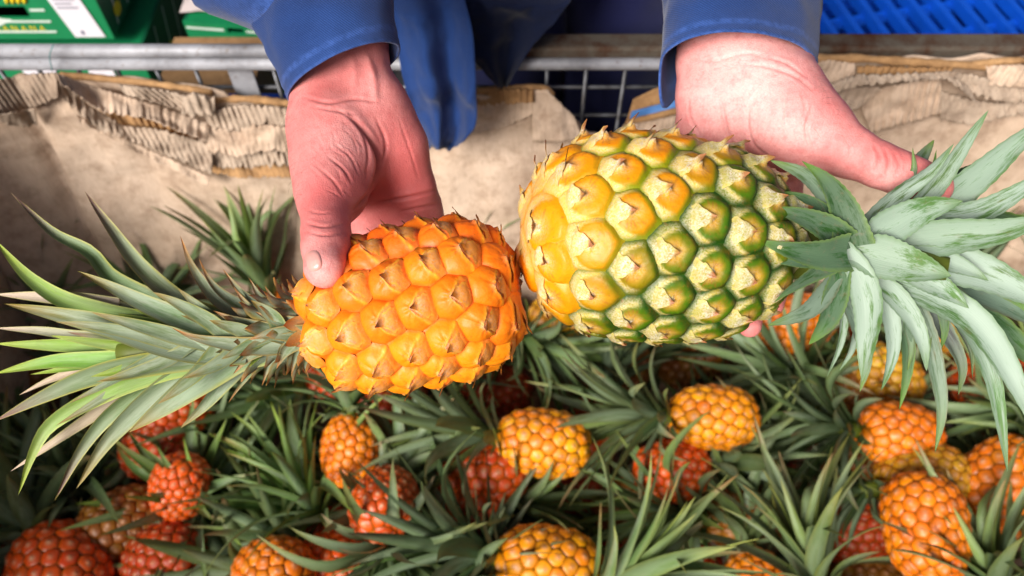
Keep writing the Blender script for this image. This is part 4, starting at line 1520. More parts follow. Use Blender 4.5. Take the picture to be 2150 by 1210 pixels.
cloth_tube('cuff', [((722, 157, .553), (118, -52, 0), (-8, -47, -.045)),
                    ((703, 90, .558), (126, -57, 0), (-10, -46, -.048)),
                    ((684, 20, .566), (140, -62, 0), (-12, -44, -.052)),
                    ((670, -20, .572), (146, -66, 0), (-12, -44, -.052))], 34, jacket, MAT['jacket'], 0.0030, 1.0,
           stitch=[(3, 0.0006), (4, 0.0003), (30, 0.0008)], thick=0.0020)
cloth_tube('sleeve', [((676, -2, .569), (140, -63, 0), (-10, -42, -.050)),
                      ((640, -40, .580), (172, -76, 0), (-10, -52, -.058)),
                      ((590, -90, .600), (188, -78, 0), (-6, -60, -.062)),
                      ((545, -200, .660), (178, -50, 0), (0, -70, -.062)),
                      ((560, -330, .780), (160, -10, 0), (0, -75, -.065)),
                      ((720, -420, .980), (140, 30, .02), (0, -90, -.07))], 46, jacket, MAT['jacket'], 0.0075, 4.0)


def right_edge(S):
    # the open end of the cuff hangs down in a corner
    n = S.shape[1]
    ph = np.linspace(0, 2 * np.pi, n, endpoint=False)
    g = np.exp(-((ph - math.radians(190)) / 0.30) ** 2)
    s = np.linspace(0, 1, S.shape[0])
    fall = np.clip(1 - s / 0.7, 0, 1) ** 1.2
    S = S.copy()
    S[..., 1] -= 0.021 * g[None] * fall[:, None]
    S[..., 0] -= 0.002 * g[None] * fall[:, None]
    return S


cloth_tube('cuff', [((1553, 143, .553), (164, -8, 0), (-22, -78, -.050)),
                    ((1557, 90, .560), (164, -6, 0), (-18, -70, -.052)),
                    ((1561, 20, .570), (165, -4, 0), (-12, -60, -.055)),
                    ((1564, -40, .580), (166, -2, 0), (-10, -60, -.055))], 34, jacket, MAT['jacket'], 0.0032, 7.0,
           edge_fn=right_edge, stitch=[(3, 0.0006), (4, 0.0003)], thick=0.0020)
cloth_tube('sleeve', [((1564, -30, .578), (160, -2, 0), (-10, -58, -.053)),
                      ((1562, -90, .600), (180, 0, 0), (-6, -66, -.060)),
                      ((1540, -200, .680), (180, 10, 0), (0, -70, -.062)),
                      ((1480, -330, .800), (165, 20, 0), (0, -75, -.065)),
                      ((1380, -430, .980), (150, 20, .02), (0, -90, -.07))], 40, jacket, MAT['jacket'], 0.0075, 11.0)


def drape(name, left, right, ys, parent, mat, nu=44, nv=44, folds=3, amp=0.012, seed=0.0, thick=0.0018, hemr=0.0):
    """hanging cloth panel between two edge polylines (top -> bottom, pixels) at distances y from the photographer"""
    Lp = spline(np.array(left, float), nv)
    Rp = spline(np.array(right, float), nv)
    t = np.linspace(0, 1, nv)
    y = interp(ys, t)
    u = np.linspace(0, 1, nu)
    V = np.empty((nu, nv, 3))
    for i in range(nu):
        q = Lp * (1 - u[i]) + Rp * u[i]
        fold = amp * np.sin(u[i] * folds * 2 * math.pi + seed + 1.2 * t) * (0.35 + 0.65 * t)
        for j in range(nv):
            sag = hemr * math.sin(u[i] * math.pi) * t[j] ** 3
            V[i, j] = onY(q[j, 0], q[j, 1] + sag, y[j] + fold[j])
    nz = fbm(V.reshape(-1, 3), 18, 3, seed).reshape(nu, nv)
    V[..., 1] += nz * 0.012
    top = V.reshape(-1, 3)
    bot = top + np.array([0, thick, 0])
    F = grid_faces(nu, nv)
    rim = list(range(0, nv)) + [i * nv + nv - 1 for i in range(1, nu)] + [(nu - 1) * nv + j for j in range(nv - 2, -1, -1)] + [i * nv for i in range(nu - 2, 0, -1)]
    rim = np.array(rim)
    rn = np.roll(rim, -1)
    Fr = np.stack([rim, rn, rn + len(top), rim + len(top)], 1)
    Fa = np.concatenate([F, F[:, ::-1] + len(top), Fr])
    return put(name, mesh_of(name, np.concatenate([top, bot]) - PERSON, Fa, mat), parent)


drape('front_panel', [(770, -120), (800, -20), (830, 100), (868, 230), (893, 318)], [(965, -120), (972, -20), (992, 60), (1000, 180), (1000, 258), (976, 296)],
      [(0, .86), (0.35, .76), (0.7, .715), (1, .70)], jacket, MAT['jacket'], folds=1.6, amp=0.014, seed=0.4, hemr=10)
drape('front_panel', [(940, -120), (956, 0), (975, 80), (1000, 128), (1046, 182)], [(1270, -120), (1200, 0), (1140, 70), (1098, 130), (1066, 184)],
      [(0, .88), (0.4, .79), (1, .765)], jacket, MAT['jacket_shaded'], folds=1.1, amp=0.010, seed=2.4)


# ---- trousers -----------------------------------------------------------------
def trouser_leg(cx, cy, seed):
    z = np.array([0.03, 0.2, 0.45, 0.7, 0.9, 1.0])
    T0 = torso_rings(z, [cx + .01, cx, cx, cx, cx, cx], [cy] * 6, [.075, .075, .082, .092, .1, .1], [.085, .085, .09, .1, .11, .11], 40)
    S = spline(T0.reshape(6, -1), 40).reshape(40, 40, 3)
    c = S.mean(1, keepdims=True)
    S = S + nrm(S - c) * (0.009 * fbm(S.reshape(-1, 3) * np.array([1, 1, 0.6]), 14, 3, seed).reshape(40, 40))[..., None]
    I, J = np.meshgrid(np.arange(39), np.arange(40), indexing='ij')
    F = np.stack([I * 40 + J, I * 40 + (J + 1) % 40, (I + 1) * 40 + (J + 1) % 40, (I + 1) * 40 + J], -1).reshape(-1, 4)
    return S.reshape(-1, 3), F


Va, Fa = trouser_leg(-0.01, 1.03, 1.0)
Vc, Fc = trouser_leg(0.165, 1.05, 6.0)
put('trousers', mesh_of('trousers', np.concatenate([Va, Vc]) - PERSON, np.concatenate([Fa, Fc + len(Va)]), MAT['navy']), person)


# ------------------------------------------------------------------ floor, wire cage, cardboard liner
fl = put('floor', mesh_of('floor', [(-8, -6, 0), (8, -6, 0), (8, 10, 0), (-8, 10, 0)], [(0, 1, 2, 3)], MAT['concrete'], smooth_shade=False))
structure(fl)

CY = 0.81                                  # far side of the cage
X0, X1, Y0 = -0.77, 0.90, -0.22            # the other sides
CAGE = np.array([0.0, 0.3, 0.0])
cage = empty('wire_cage', CAGE)
tag(cage, 'galvanised wire mesh cage standing round the cardboard bin', 'cage')


def rod(a, b, r, mat, name='wire', seg=6, n=2):
    pts = spline([np.array(a, float), np.array(b, float)], max(n, 2))
    return put(name, tube_mesh(name, pts - CAGE, r, mat, seg), cage)


def rail(a, b, h, w, mat, name='rail'):
    a, b = np.array(a, float), np.array(b, float)
    lo, hi = np.minimum(a, b) - np.array([w / 2, w / 2, h / 2]), np.maximum(a, b) + np.array([w / 2, w / 2, h / 2])
    return box(name, lo - CAGE, hi - CAGE, mat, cage, 0.004)


zt = 0.936
rail((X0, CY + .004, zt - .006), (-0.06, CY + .004, zt - .006), 0.012, 0.012, MAT['rusty'])
rail((-0.04, CY + .004, zt - .002), (X1, CY + .004, zt - .002), 0.020, 0.030, MAT['rusty'])
rod((X0, CY - .012, zt + .005), (-0.06, CY - .012, zt + .005), 0.0085, MAT['steel'], 'top_tube', 12)
rod((X0, CY - .016, zt - .012), (X1, CY - .016, zt - .012), 0.0078, MAT['steel'], 'top_tube', 12)
for yy in (Y0,):
    rail((X0, yy, zt), (X1, yy, zt), 0.03, 0.03, MAT['steel'])
for xx in (X0, X1):
    rail((xx, Y0 + .04, zt + .001), (xx, CY - .06, zt + .001), 0.03, 0.026, MAT['steel'])
    for yy in (Y0, CY + .004):
        box('post', np.array([xx - .02, yy - .02, 0.0]) - CAGE, np.array([xx + .02, yy + .02, zt - 0.016]) - CAGE, MAT['steel'], cage, 0.003)
wx = np.arange(-0.755, 0.88, 0.05)
for x in wx:
    rod((x, CY - .004, 0.12), (x, CY - .004, zt - .012), 0.0028, MAT['wire'])
for z in np.arange(0.87, 0.1, -0.05):
    rod((X0, CY + .002, z), (X1, CY + .002, z), 0.0028, MAT['wire'])
# flat upright of the cage
q = onY(518, 170, CY)
box('upright', np.array([q[0] - .016, CY - .010, 0.12]) - CAGE, np.array([q[0] + .016, CY - .006, zt - .012]) - CAGE, MAT['steel'], cage, 0.001)
# a thread snagged on the rail
th = spline([onY(112, 94, CY - .03), onY(104, 118, CY - .032), onY(110, 150, CY - .03)], 8)
put('thread', tube_mesh('thread', th - CAGE, 0.0006, MAT['thread'], 5), cage)

# ---- cardboard liner --------------------------------------------------------
LIN = np.array([0.0, 0.3, 0.1])
TOPE = [(-500, 168), (0, 166), (115, 153), (230, 160), (440, 187), (455, 207), (610, 214), (800, 203), (1000, 192), (1150, 186), (1166, 206), (1250, 274), (1318, 276),
        (1345, 246), (1430, 216), (1700, 124), (2150, 124), (2700, 124)]


def wall_y(x, z):
    """inner face of the far liner wall"""
    s = np.clip((0.90 - z) / 0.5, 0, 1.4)
    y = 0.783 - 0.085 * smooth(s, 0.0, 1.0)
    y = y - 0.016 * np.sin(x * 4.1 + 0.6) * s - 0.008 * np.sin(x * 9.0 + 2.0) * s
    # folded corner of the bin: the panel turns towards the viewer beyond the crease
    k = -0.625 - x + 0.02 * np.sin(z * 7)
    y = y - 0.55 * np.clip(k, 0, 0.2) + 0.014 * np.exp(-(k / 0.008) ** 2) * smooth(s, 0.02, 0.3) - 0.006 * smooth(-k, 0.0, 0.02) * smooth(0.15 + k, 0, 0.15)
    return y


nx, nz_ = 240, 90
xs = np.linspace(X0 + 0.02, X1 - 0.02, nx)
px_for = 1075 + xs * FPX / 1.0
V = np.empty((nx, nz_, 3))
for i, x in enumerate(xs):
    # pixel column of this x on the wall top
    pxx = 1075 + x / 0.972 * FPX
    v = ray(pxx, interp(TOPE, pxx))
    ztop = 1.6 + v[2] * (0.783 / v[1]) + 0.002 * math.sin(x * 90) + 0.003 * mnoise.noise((x * 30, 0, 0))
    z = ztop + (0.12 - ztop) * np.linspace(0, 1, nz_) ** 1.2
    V[i, :, 0] = x
    V[i, :, 2] = z
    V[i, :, 1] = wall_y(x, z)
nzv = fbm(V.reshape(-1, 3), 6.5, 4, 5.0).reshape(nx, nz_)
V[..., 1] += nzv * 0.010
nzv = fbm(V.reshape(-1, 3) * np.array([1, 1, 0.5]), 22, 3, 8.0).reshape(nx, nz_)
V[..., 1] += np.abs(nzv) * 0.0025
# sharp creases in the board
rc2 = np.random.default_rng(12)
for _ in range(16):
    cx, cz, ca = rc2.uniform(-0.6, 0.8), rc2.uniform(0.55, 0.88), rc2.uniform(0, math.pi)
    dn = (V[..., 0] - cx) * math.sin(ca) - (V[..., 2] - cz) * math.cos(ca)
    dl = (V[..., 0] - cx) * math.cos(ca) + (V[..., 2] - cz) * math.sin(ca)
    V[..., 1] += rc2.choice([-1, 1]) * 0.006 * np.clip(1 - np.abs(dn) / 0.035, 0, 1) * np.clip(1 - np.abs(dl) / rc2.uniform(0.08, 0.22), 0, 1)
front = V.reshape(-1, 3)


def sheet(name, V, nu, nv, mat, parent, org, off=(0, 0.004, 0), keep=None):
    back = V + np.array(off)
    F = grid_faces(nu, nv)
    rim = np.array(list(range(0, nv)) + [i * nv + nv - 1 for i in range(1, nu)] + [(nu - 1) * nv + j for j in range(nv - 2, -1, -1)] + [i * nv for i in range(nu - 2, 0, -1)])
    rn = np.roll(rim, -1)
    Fr = np.stack([rim, rn, rn + len(V), rim + len(V)], 1)
    Fa = np.concatenate([F, F[:, ::-1] + len(V), Fr])
    return put(name, mesh_of(name, np.concatenate([V, back]) - org, Fa, mat), parent)


liner = empty('cardboard_liner', LIN)
tag(liner, 'worn cardboard liner of the bin with its corrugated edge torn open', 'cardboard bin')
sheet('wall_panel', front, nx, nz_, MAT['card'], liner, LIN)
box('wall_panel', np.array([X0 + .012, Y0 + .02, .11]) - LIN, np.array([X0 + .018, CY - .03, .90]) - LIN, MAT['card'], liner)
box('wall_panel', np.array([X1 - .018, Y0 + .02, .11]) - LIN, np.array([X1 - .012, CY - .03, .90]) - LIN, MAT['card'], liner)
box('wall_panel', np.array([X0 + .02, Y0 + .02, .11]) - LIN, np.array([X1 - .02, Y0 + .026, .90]) - LIN, MAT['card'], liner)
box('base_panel', np.array([X0 + .02, Y0 + .028, .10]) - LIN, np.array([X1 - .02, CY - .03, .106]) - LIN, MAT['card'], liner)


def flap(top, bot, off, mat='card_pale', corr=0.0, period=0.0078, slant=0.0, nu=None, nv=16, curl=0.0, rag=3.0, seed=0.0, name='torn_flap'):
    """torn layer of the board: top and bottom outlines in pixels, off = distance in front of the wall (top, bottom)"""
    x0, x1 = top[0][0], top[-1][0]
    nu = nu or max(24, int((x1 - x0) / 2.2))
    u = np.linspace(x0, x1, nu)
    ub = np.linspace(bot[0][0], bot[-1][0], nu)
    rg = np.array([mnoise.noise((a * 0.11, seed, 0)) + 0.6 * mnoise.noise((a * 0.37, seed, 3)) for a in u]) * rag * 1.7
    rg2 = np.array([mnoise.noise((a * 0.10, seed, 7)) + 0.6 * mnoise.noise((a * 0.41, seed, 9)) for a in u]) * rag * 1.7
    yt, yb = interp(top, u) + rg * 0.6, interp(bot, ub) + rg2
    V = np.empty((nu, nv, 3))
    for i in range(nu):
        for j in range(nv):
            t = j / (nv - 1)
            pxx = u[i] * (1 - t) + ub[i] * t
            pyy = yt[i] * (1 - t) + yb[i] * t
            g = onY(pxx, pyy, 0.775)
            w = float(wall_y(g[0], g[2]))
            o = off[0] * (1 - t) + off[1] * t + curl * t * t
            fade = 0.25 + 0.75 * max(0.0, min(1.0, 0.5 + 1.6 * mnoise.noise((g[0] * 14, g[2] * 14, seed + 5))))
            ph_ = 0.9 * mnoise.noise((g[0] * 30, g[2] * 30, seed + 2))
            o += 0.75 * corr * fade * math.sin(2 * math.pi * (g[0] + slant * g[2]) / period + ph_)
            o += 0.009 * mnoise.noise((g[0] * 16, g[2] * 16, seed)) + 0.004 * mnoise.noise((g[0] * 48, g[2] * 48, seed))
            V[i, j] = onY(pxx, pyy, w - o)
    return sheet(name, V.reshape(-1, 3), nu, nv, MAT[mat], liner, LIN, (0, 0.0022, 0))


def roll_edge(pts, r, off=0.006, mat='card_brown'):
    q = []
    for a in spline(np.array(pts, float), 30):
        g = onY(a[0], a[1], 0.775)
        q.append(onY(a[0], a[1], float(wall_y(g[0], g[2])) - off + 0.003 * mnoise.noise((a[0] * 0.03, 0, 0))))
    rr = r * (1 + 0.35 * np.array([mnoise.noise((k * 0.6, r * 900, 2)) for k in range(30)]))
    put('rolled_edge', tube_mesh('rolled_edge', np.array(q) - LIN, rr, MAT[mat], 8), liner)


# torn corner by the green boxes
flap([(-80, 172), (0, 168), (60, 158), (118, 154)], [(-80, 250), (0, 246), (60, 232), (122, 206)], (0.010, 0.016), 'card_pale', 0.0024, seed=1)
flap([(-60, 232), (0, 242), (40, 236), (72, 228)], [(-60, 250), (0, 258), (45, 268), (78, 262)], (0.026, 0.020), 'card_pale', seed=2)
flap([(118, 156), (190, 182), (300, 214), (440, 262)], [(126, 176), (215, 236), (310, 250), (436, 300)], (0.016, 0.034), 'card', seed=3, curl=0.006)
flap([(190, 205), (260, 226), (340, 240), (446, 280)], [(196, 222), (262, 268), (345, 282), (446, 322)], (0.004, 0.010), 'card_brown', 0.0030, 0.0085, seed=4)
flap([(124, 168), (190, 226), (260, 266), (330, 272), (446, 306)], [(130, 205), (205, 272), (290, 302), (360, 330), (444, 366)], (0.020, 0.030), 'card_pale', 0.0010, seed=5, rag=5)
flap([(160, 244), (260, 292), (350, 332), (440, 372)], [(166, 254), (260, 306), (350, 350), (436, 392)], (0.016, 0.020), 'card', seed=6)
flap([(250, 180), (300, 186), (350, 192), (400, 206)], [(262, 198), (310, 212), (360, 226), (412, 244)], (0.014, 0.022), 'card_pale', 0.0022, slant=0.6, seed=7)
flap([(385, 205), (410, 196), (450, 208)], [(380, 240), (410, 246), (452, 240)], (0.020, 0.026), 'card_pale', 0.002, 0.012, seed=8, rag=8)
flap([(430, 236), (500, 222), (560, 224), (640, 232)], [(436, 268), (510, 278), (560, 262), (640, 274)], (0.012, 0.016), 'card_pale', 0.0028, seed=9, rag=6)
flap([(432, 262), (500, 268), (570, 264), (640, 276)], [(436, 318), (500, 330), (570, 316), (640, 330)], (0.016, 0.026), 'card', 0.0012, seed=10, rag=6)
flap([(440, 306), (520, 322), (580, 318), (640, 330)], [(446, 352), (520, 352), (580, 346), (640, 356)], (0.012, 0.018), 'card_pale', 0.0018, seed=11, rag=7)
flap([(446, 330), (520, 344), (580, 340), (640, 346)], [(446, 362), (500, 374), (570, 372), (640, 374)], (0.006, 0.010), 'card_brown', 0.0006, seed=12, rag=4)
roll_edge([(128, 158), (230, 166), (340, 178), (446, 194)], 0.0044)
roll_edge([(440, 210), (520, 208), (580, 214), (640, 222)], 0.0050)
# middle, by the jacket hem
flap([(880, 212), (960, 204), (1050, 190), (1120, 188)], [(880, 230), (960, 226), (1050, 218), (1122, 216)], (0.010, 0.014), 'card_brown', 0.0024, seed=13, rag=6)
flap([(880, 224), (960, 222), (1060, 214), (1130, 212)], [(880, 298), (960, 292), (1060, 268), (1130, 236)], (0.006, 0.010), 'card', 0.0012, seed=14, rag=3)
flap([(1120, 190), (1150, 190), (1172, 214), (1206, 246)], [(1118, 300), (1145, 300), (1172, 300), (1225, 290)], (0.012, 0.020), 'card', 0.0, seed=15, curl=0.01)
roll_edge([(990, 192), (1070, 184), (1140, 184), (1162, 200)], 0.0036)
# board with a blue stripe, by the cuff
flap([(1330, 210), (1380, 186), (1440, 160)], [(1312, 264), (1380, 250), (1440, 236)], (0.004, 0.006), 'card_brown', seed=16, rag=1)
flap([(1326, 236), (1380, 222), (1440, 207)], [(1323, 250), (1380, 236), (1440, 221)], (0.0085, 0.0085), 'blue_stripe', seed=16, rag=0.3, name='blue_stripe')
flap([(1318, 262), (1380, 248), (1440, 236)], [(1318, 320), (1380, 320), (1440, 320)], (0.008, 0.014), 'card', 0.0022, seed=17, rag=4)
# torn edge by the blue pallet
flap([(1690, 128), (1740, 126), (1796, 134)], [(1690, 190), (1740, 180), (1792, 160)], (0.010, 0.022), 'card', 0.0010, seed=18)
flap([(1730, 182), (1800, 158), (1860, 158), (1990, 152), (2040, 190)], [(1735, 200), (1800, 182), (1880, 172), (1990, 166), (2050, 216)], (0.026, 0.034), 'card_pale', 0.0012, seed=19, rag=5)
flap([(1740, 192), (1800, 184), (1850, 184)], [(1744, 238), (1800, 230), (1822, 214)], (0.014, 0.020), 'card_pale', 0.0016, 0.012, seed=20, rag=4)
flap([(1800, 206), (1860, 184), (1920, 172), (1976, 164)], [(1830, 282), (1880, 266), (1930, 254), (1976, 240)], (0.010, 0.024), 'card', 0.0032, 0.0088, 0.25, seed=21, rag=3)
flap([(1966, 190), (2040, 212), (2110, 218), (2200, 196)], [(1976, 252), (2040, 262), (2110, 246), (2200, 232)], (0.012, 0.020), 'card_pale', 0.0006, seed=22, rag=5)
flap([(1985, 150), (2050, 160), (2110, 180), (2200, 176)], [(2010, 182), (2050, 200), (2110, 216), (2200, 214)], (0.022, 0.030), 'card_pale', 0.0012, seed=23, rag=6)
flap([(2070, 140), (2120, 138), (2200, 136)], [(2076, 178), (2120, 184), (2200, 184)], (0.014, 0.024), 'card', 0.0016, 0.012, seed=24, rag=4)
flap([(1800, 140), (1900, 142), (2000, 146)], [(1800, 160), (1900, 164), (2000, 158)], (0.008, 0.012), 'card_brown', 0.0022, seed=25, rag=6)
roll_edge([(1690, 122), (1790, 122), (1880, 128), (1980, 134), (2080, 140)], 0.0052)
roll_edge([(2040, 136), (2110, 128), (2200, 126)], 0.0044)

# ------------------------------------------------------------------ green banana boxes behind the cage
def text_on(name, s, loc, size, rotz, mat, parent):
    cu = bpy.data.curves.new(name, 'FONT')
    cu.body = s
    cu.size = size
    cu.extrude = 0.0003
    cu.space_character = 1.7
    tmp = bpy.data.objects.new('tmp', cu)
    COL.objects.link(tmp)
    dg = bpy.context.evaluated_depsgraph_get()
    me = bpy.data.meshes.new_from_object(tmp.evaluated_get(dg))
    bpy.data.objects.remove(tmp)
    me.materials.clear()
    me.materials.append(mat)
    o = put(name, me, parent)
    o.location = loc
    o.rotation_euler = (math.pi / 2, 0, rotz)
    return o


def banana_box(loc, rz, w, dp, h, label, hole=(-.185, -.126, .044, .068), stripes=(.0145, .036, .059, .088, .12), stripe_end=-.004):
    """printed box; local front face at y = 0 looking to -Y, x from -w to 0"""
    r = empty('banana_box', loc)
    r.rotation_euler = (0, 0, rz)
    tag(r, label, 'cardboard box', 'green banana boxes stacked behind the cage')
    hx0, hx1, hz0, hz1 = hole                    # front board in four pieces round the hand hole
    e = 0.006
    box('board', (-w, 0.0, 0), (0, e, hz0), MAT['green_box'], r)
    box('board', (-w, 0.0, hz1), (0, e, h), MAT['green_box'], r)
    box('board', (-w, 0.0, hz0), (hx0, e, hz1), MAT['green_box'], r)
    box('board', (hx1, 0.0, hz0), (0, e, hz1), MAT['green_box'], r)
    box('board', (-e, e, 0), (0, dp, h), MAT['green_shaded'], r)
    box('board', (-w, e, 0), (-w + e, dp, h), MAT['green_shaded'], r)
    box('board', (-w + e, dp - e, 0), (-e, dp, h), MAT['green_shaded'], r)
    box('board', (-w + e, e, 0), (-e, dp - e, e), MAT['black'], r)
    box('board', (-w + e, e, h - e), (-e, dp - e, h), MAT['green_box'], r)
    for z in stripes:
        if z > h - .01:
            continue
        if hz0 - .004 < z < hz1:
            box('stripe', (-w + .003, -.0012, z), (hx0 - .006, 0.0, z + .004), MAT['white_print'], r)
            box('stripe', (hx1 + .006, -.0012, z), (stripe_end, 0.0, z + .004), MAT['white_print'], r)
        else:
            box('stripe', (-w + .003, -.0012, z), (stripe_end, 0.0, z + .0035), MAT['white_print'], r)
    # print on the end board: slanted lines and yellow marks
    for k in range(5):
        y0 = 0.03 + k * dp / 6
        v = [(0.0012, y0, .008), (0.0012, y0 + .005, .008), (0.0012, y0 + .005 + dp * 0.16, h - .01), (0.0012, y0 + dp * 0.16, h - .01)]
        put('stripe', mesh_of('stripe', v, [(0, 1, 2, 3)], MAT['white_print'], smooth_shade=False), r)
    for (yy, zz) in ((0.05, 0.16), (0.12, 0.5), (0.24, 0.2)):
        ph = np.linspace(0, 2 * np.pi, 16, endpoint=False)
        v = [(0.0018, yy + 0.016 * math.cos(a), h * zz + 0.012 * math.sin(a)) for a in ph]
        put('yellow_mark', mesh_of('yellow_mark', v, [tuple(range(16))], MAT['yellow_print'], smooth_shade=False), r)
    return r


def bunch(parent, x, z, s=1.0):
    """printed yellow bunch: a fan of curved fingers"""
    for k in range(4):
        pts = [(x + k * .009 * s + .006 * s * math.sin(t * 1.4), -.0010, z + .016 * s * t) for t in np.linspace(0, 1, 6)]
        put('yellow_mark', tube_mesh('yellow_mark', pts, [.0012 * s, .003 * s, .0036 * s, .0036 * s, .003 * s, .001 * s], MAT['yellow_print'], 6), parent)


q = onY(246, 92, 1.16)
bz = q[2]
b1 = banana_box((q[0], 1.16, bz + .010), 0.0, 0.42, 0.36, 0.17, 'green banana box with hand hole and yellow lettering, topmost of its stack', stripe_end=-.095)
v = [(-.066, -.0022, .006), (-.013, -.0022, .006), (-.036, -.0022, .16), (-.092, -.0022, .16)]
put('paper_label', mesh_of('paper_label', [(x, y, z) for x, y, z in v] + [(x, y + .001, z) for x, y, z in v], [(0, 1, 2, 3), (7, 6, 5, 4), (0, 4, 5, 1), (1, 5, 6, 2), (2, 6, 7, 3), (3, 7, 4, 0)], MAT['label'], smooth_shade=False), b1)
for k in range(4):
    box('label_print', (-.070, -.0030, .066 + k * .008), (-.034 - .008 * (k % 2), -.0023, .0685 + k * .008), MAT['label_ink'], b1)
box('label_print', (-.052, -.0030, .012), (-.046, -.0023, .020), MAT['label_ink'], b1)
text_on('lettering', 'BANANA', (-.200, -.0006, .0185), .0150, 0, MAT['yellow_print'], b1)
bunch(b1, -.152, .074, 1.1)
ph = np.linspace(0, 2 * np.pi, 40, endpoint=False)
cl = [(-.195 + .032 * math.cos(a) * (1 + .15 * math.sin(3 * a)), -.0011, .039 + .0085 * math.sin(a) * (1 + .3 * math.cos(4 * a))) for a in ph]
put('cloud_print', mesh_of('cloud_print', cl, [tuple(range(40))[::-1]], MAT['white_print'], smooth_shade=False), b1)
b2 = banana_box((q[0] + .035, 1.15, bz - .180), 0.0, 0.46, 0.36, 0.165, 'lower green banana box directly beneath the box with hand hole and lettering', hole=(-.30, -.24, .05, .07), stripes=(.02, .06))
box('paper_label', (-.105, -.0026, .06), (-.060, -.0014, .16), MAT['label'], b2)
box('paper_label', (-.225, -.0026, .06), (-.165, -.0014, .16), MAT['label'], b2)
q3 = onY(402, 96, 1.22)
b3 = banana_box((q3[0] + 0.30, 1.22 - 0.033, q3[2] - 0.005), -0.11, 0.30, 0.30, 0.06, 'low green banana box beside the sleeve with white paper lying on it', hole=(-.22, -.19, .040, .052), stripes=(.020, .045))
bunch(b3, -.235, .004, 1.0)
b4 = banana_box((q3[0] + 0.34, 1.19, q3[2] - .18), -0.06, 0.34, 0.33, 0.165, 'green banana box standing low under the box with white paper', hole=(-.22, -.18, .05, .07), stripes=(.02, .06, .10, .14))
bunch(b4, -.16, .12, 1.2)
# white paper on the third box
pv = []
for i in range(14):
    for j in range(10):
        pv.append((q3[0] - .005 + i * .018, 1.235 + j * .022, q3[2] + .062 + 0.010 * mnoise.noise((i * .35, j * .4, 1.0)) + 0.005 * math.sin(i * 0.9)))
pp = put('wrapping_paper', mesh_of('wrapping_paper', np.array(pv), grid_faces(14, 10), MAT['white_paper']))
tag(pp, 'crumpled white wrapping paper lying on a green banana box', 'paper')

# plain brown carton seen through the mesh, under the sleeve
bq = onY(412, 175, 1.0)
carton = box('brown_carton', (bq[0] - .055, 0.90, 0.0), (bq[0] + .10, 1.10, bq[2] + .012), MAT['card_brown'], None, 0.002)
tag(carton, 'plain brown carton on the floor behind the mesh, in front of the green boxes', 'cardboard box')
bb = onY(530, 214, 0.835)
bar = box('blue_plastic_bar', (bb[0] - .05, 0.826, bb[2] - .012), (bb[0] + .09, 0.848, bb[2] + .004), MAT['blue_plastic'], None, 0.002)
tag(bar, 'dark blue plastic bar lying along the mesh by the torn cardboard', 'bar')

# ------------------------------------------------------------------ blue plastic pallets
def pallet(loc, rz, label):
    r = empty('plastic_pallet', loc)
    r.rotation_euler = (0, 0, rz)
    tag(r, label, 'pallet', 'blue plastic pallets stacked behind the cage')
    Lx, Ly = 1.1, 0.8
    for i in range(24):                                        # bars of the deck
        x = i * Lx / 23
        box('deck_bar', (x - .0065, 0, 0.0), (x + .0065, Ly, .022), MAT['blue_plastic'], r)
    for j in range(11):
        y = j * Ly / 10
        box('cross_bar', (-.01, y - .006, -.012), (Lx + .01, y + .006, .006), MAT['blue_plastic'], r)
    for j in range(3):
        for i in range(3):
            x, y = i * Lx / 2, j * Ly / 2
            box('foot', (x - .06, y - .05, -.13), (x + .06, y + .05, -.017), MAT['blue_plastic'], r, 0.006)
    for j in range(3):
        y = j * Ly / 2
        box('skid', (-.06, y - .05, -.15), (Lx + .06, y + .05, -.131), MAT['blue_plastic'], r)
    return r


pq = onZ(1700, 150, 0.60)
pallet((pq[0], pq[1] - .02, 0.58), 0.22, 'bright blue slatted plastic pallet, topmost of its stack')
pallet((pq[0] - .01, pq[1], 0.41), 0.2, 'blue plastic pallet lying in the middle of its stack')
pallet((pq[0] + .01, pq[1] - .01, 0.24), 0.23, 'blue plastic pallet, lowest of its stack on the floor')
# white and orange cartons between the trousers and the sleeve
wq = onY(1392, 90, 1.18)
wc = box('white_carton', (wq[0] - .026, 1.16, 0.0), (wq[0] + .16, 1.36, wq[2] + .04), MAT['label'], None, 0.003)
tag(wc, 'white carton behind the cage between the trousers and the blue pallets', 'cardboard box')
oc = box('orange_carton', (wq[0] - .02, 1.18, wq[2] + .041), (wq[0] + .15, 1.34, wq[2] + .15), MAT['orange_card'], None, 0.003)
tag(oc, 'small orange carton standing on the white carton', 'cardboard box')


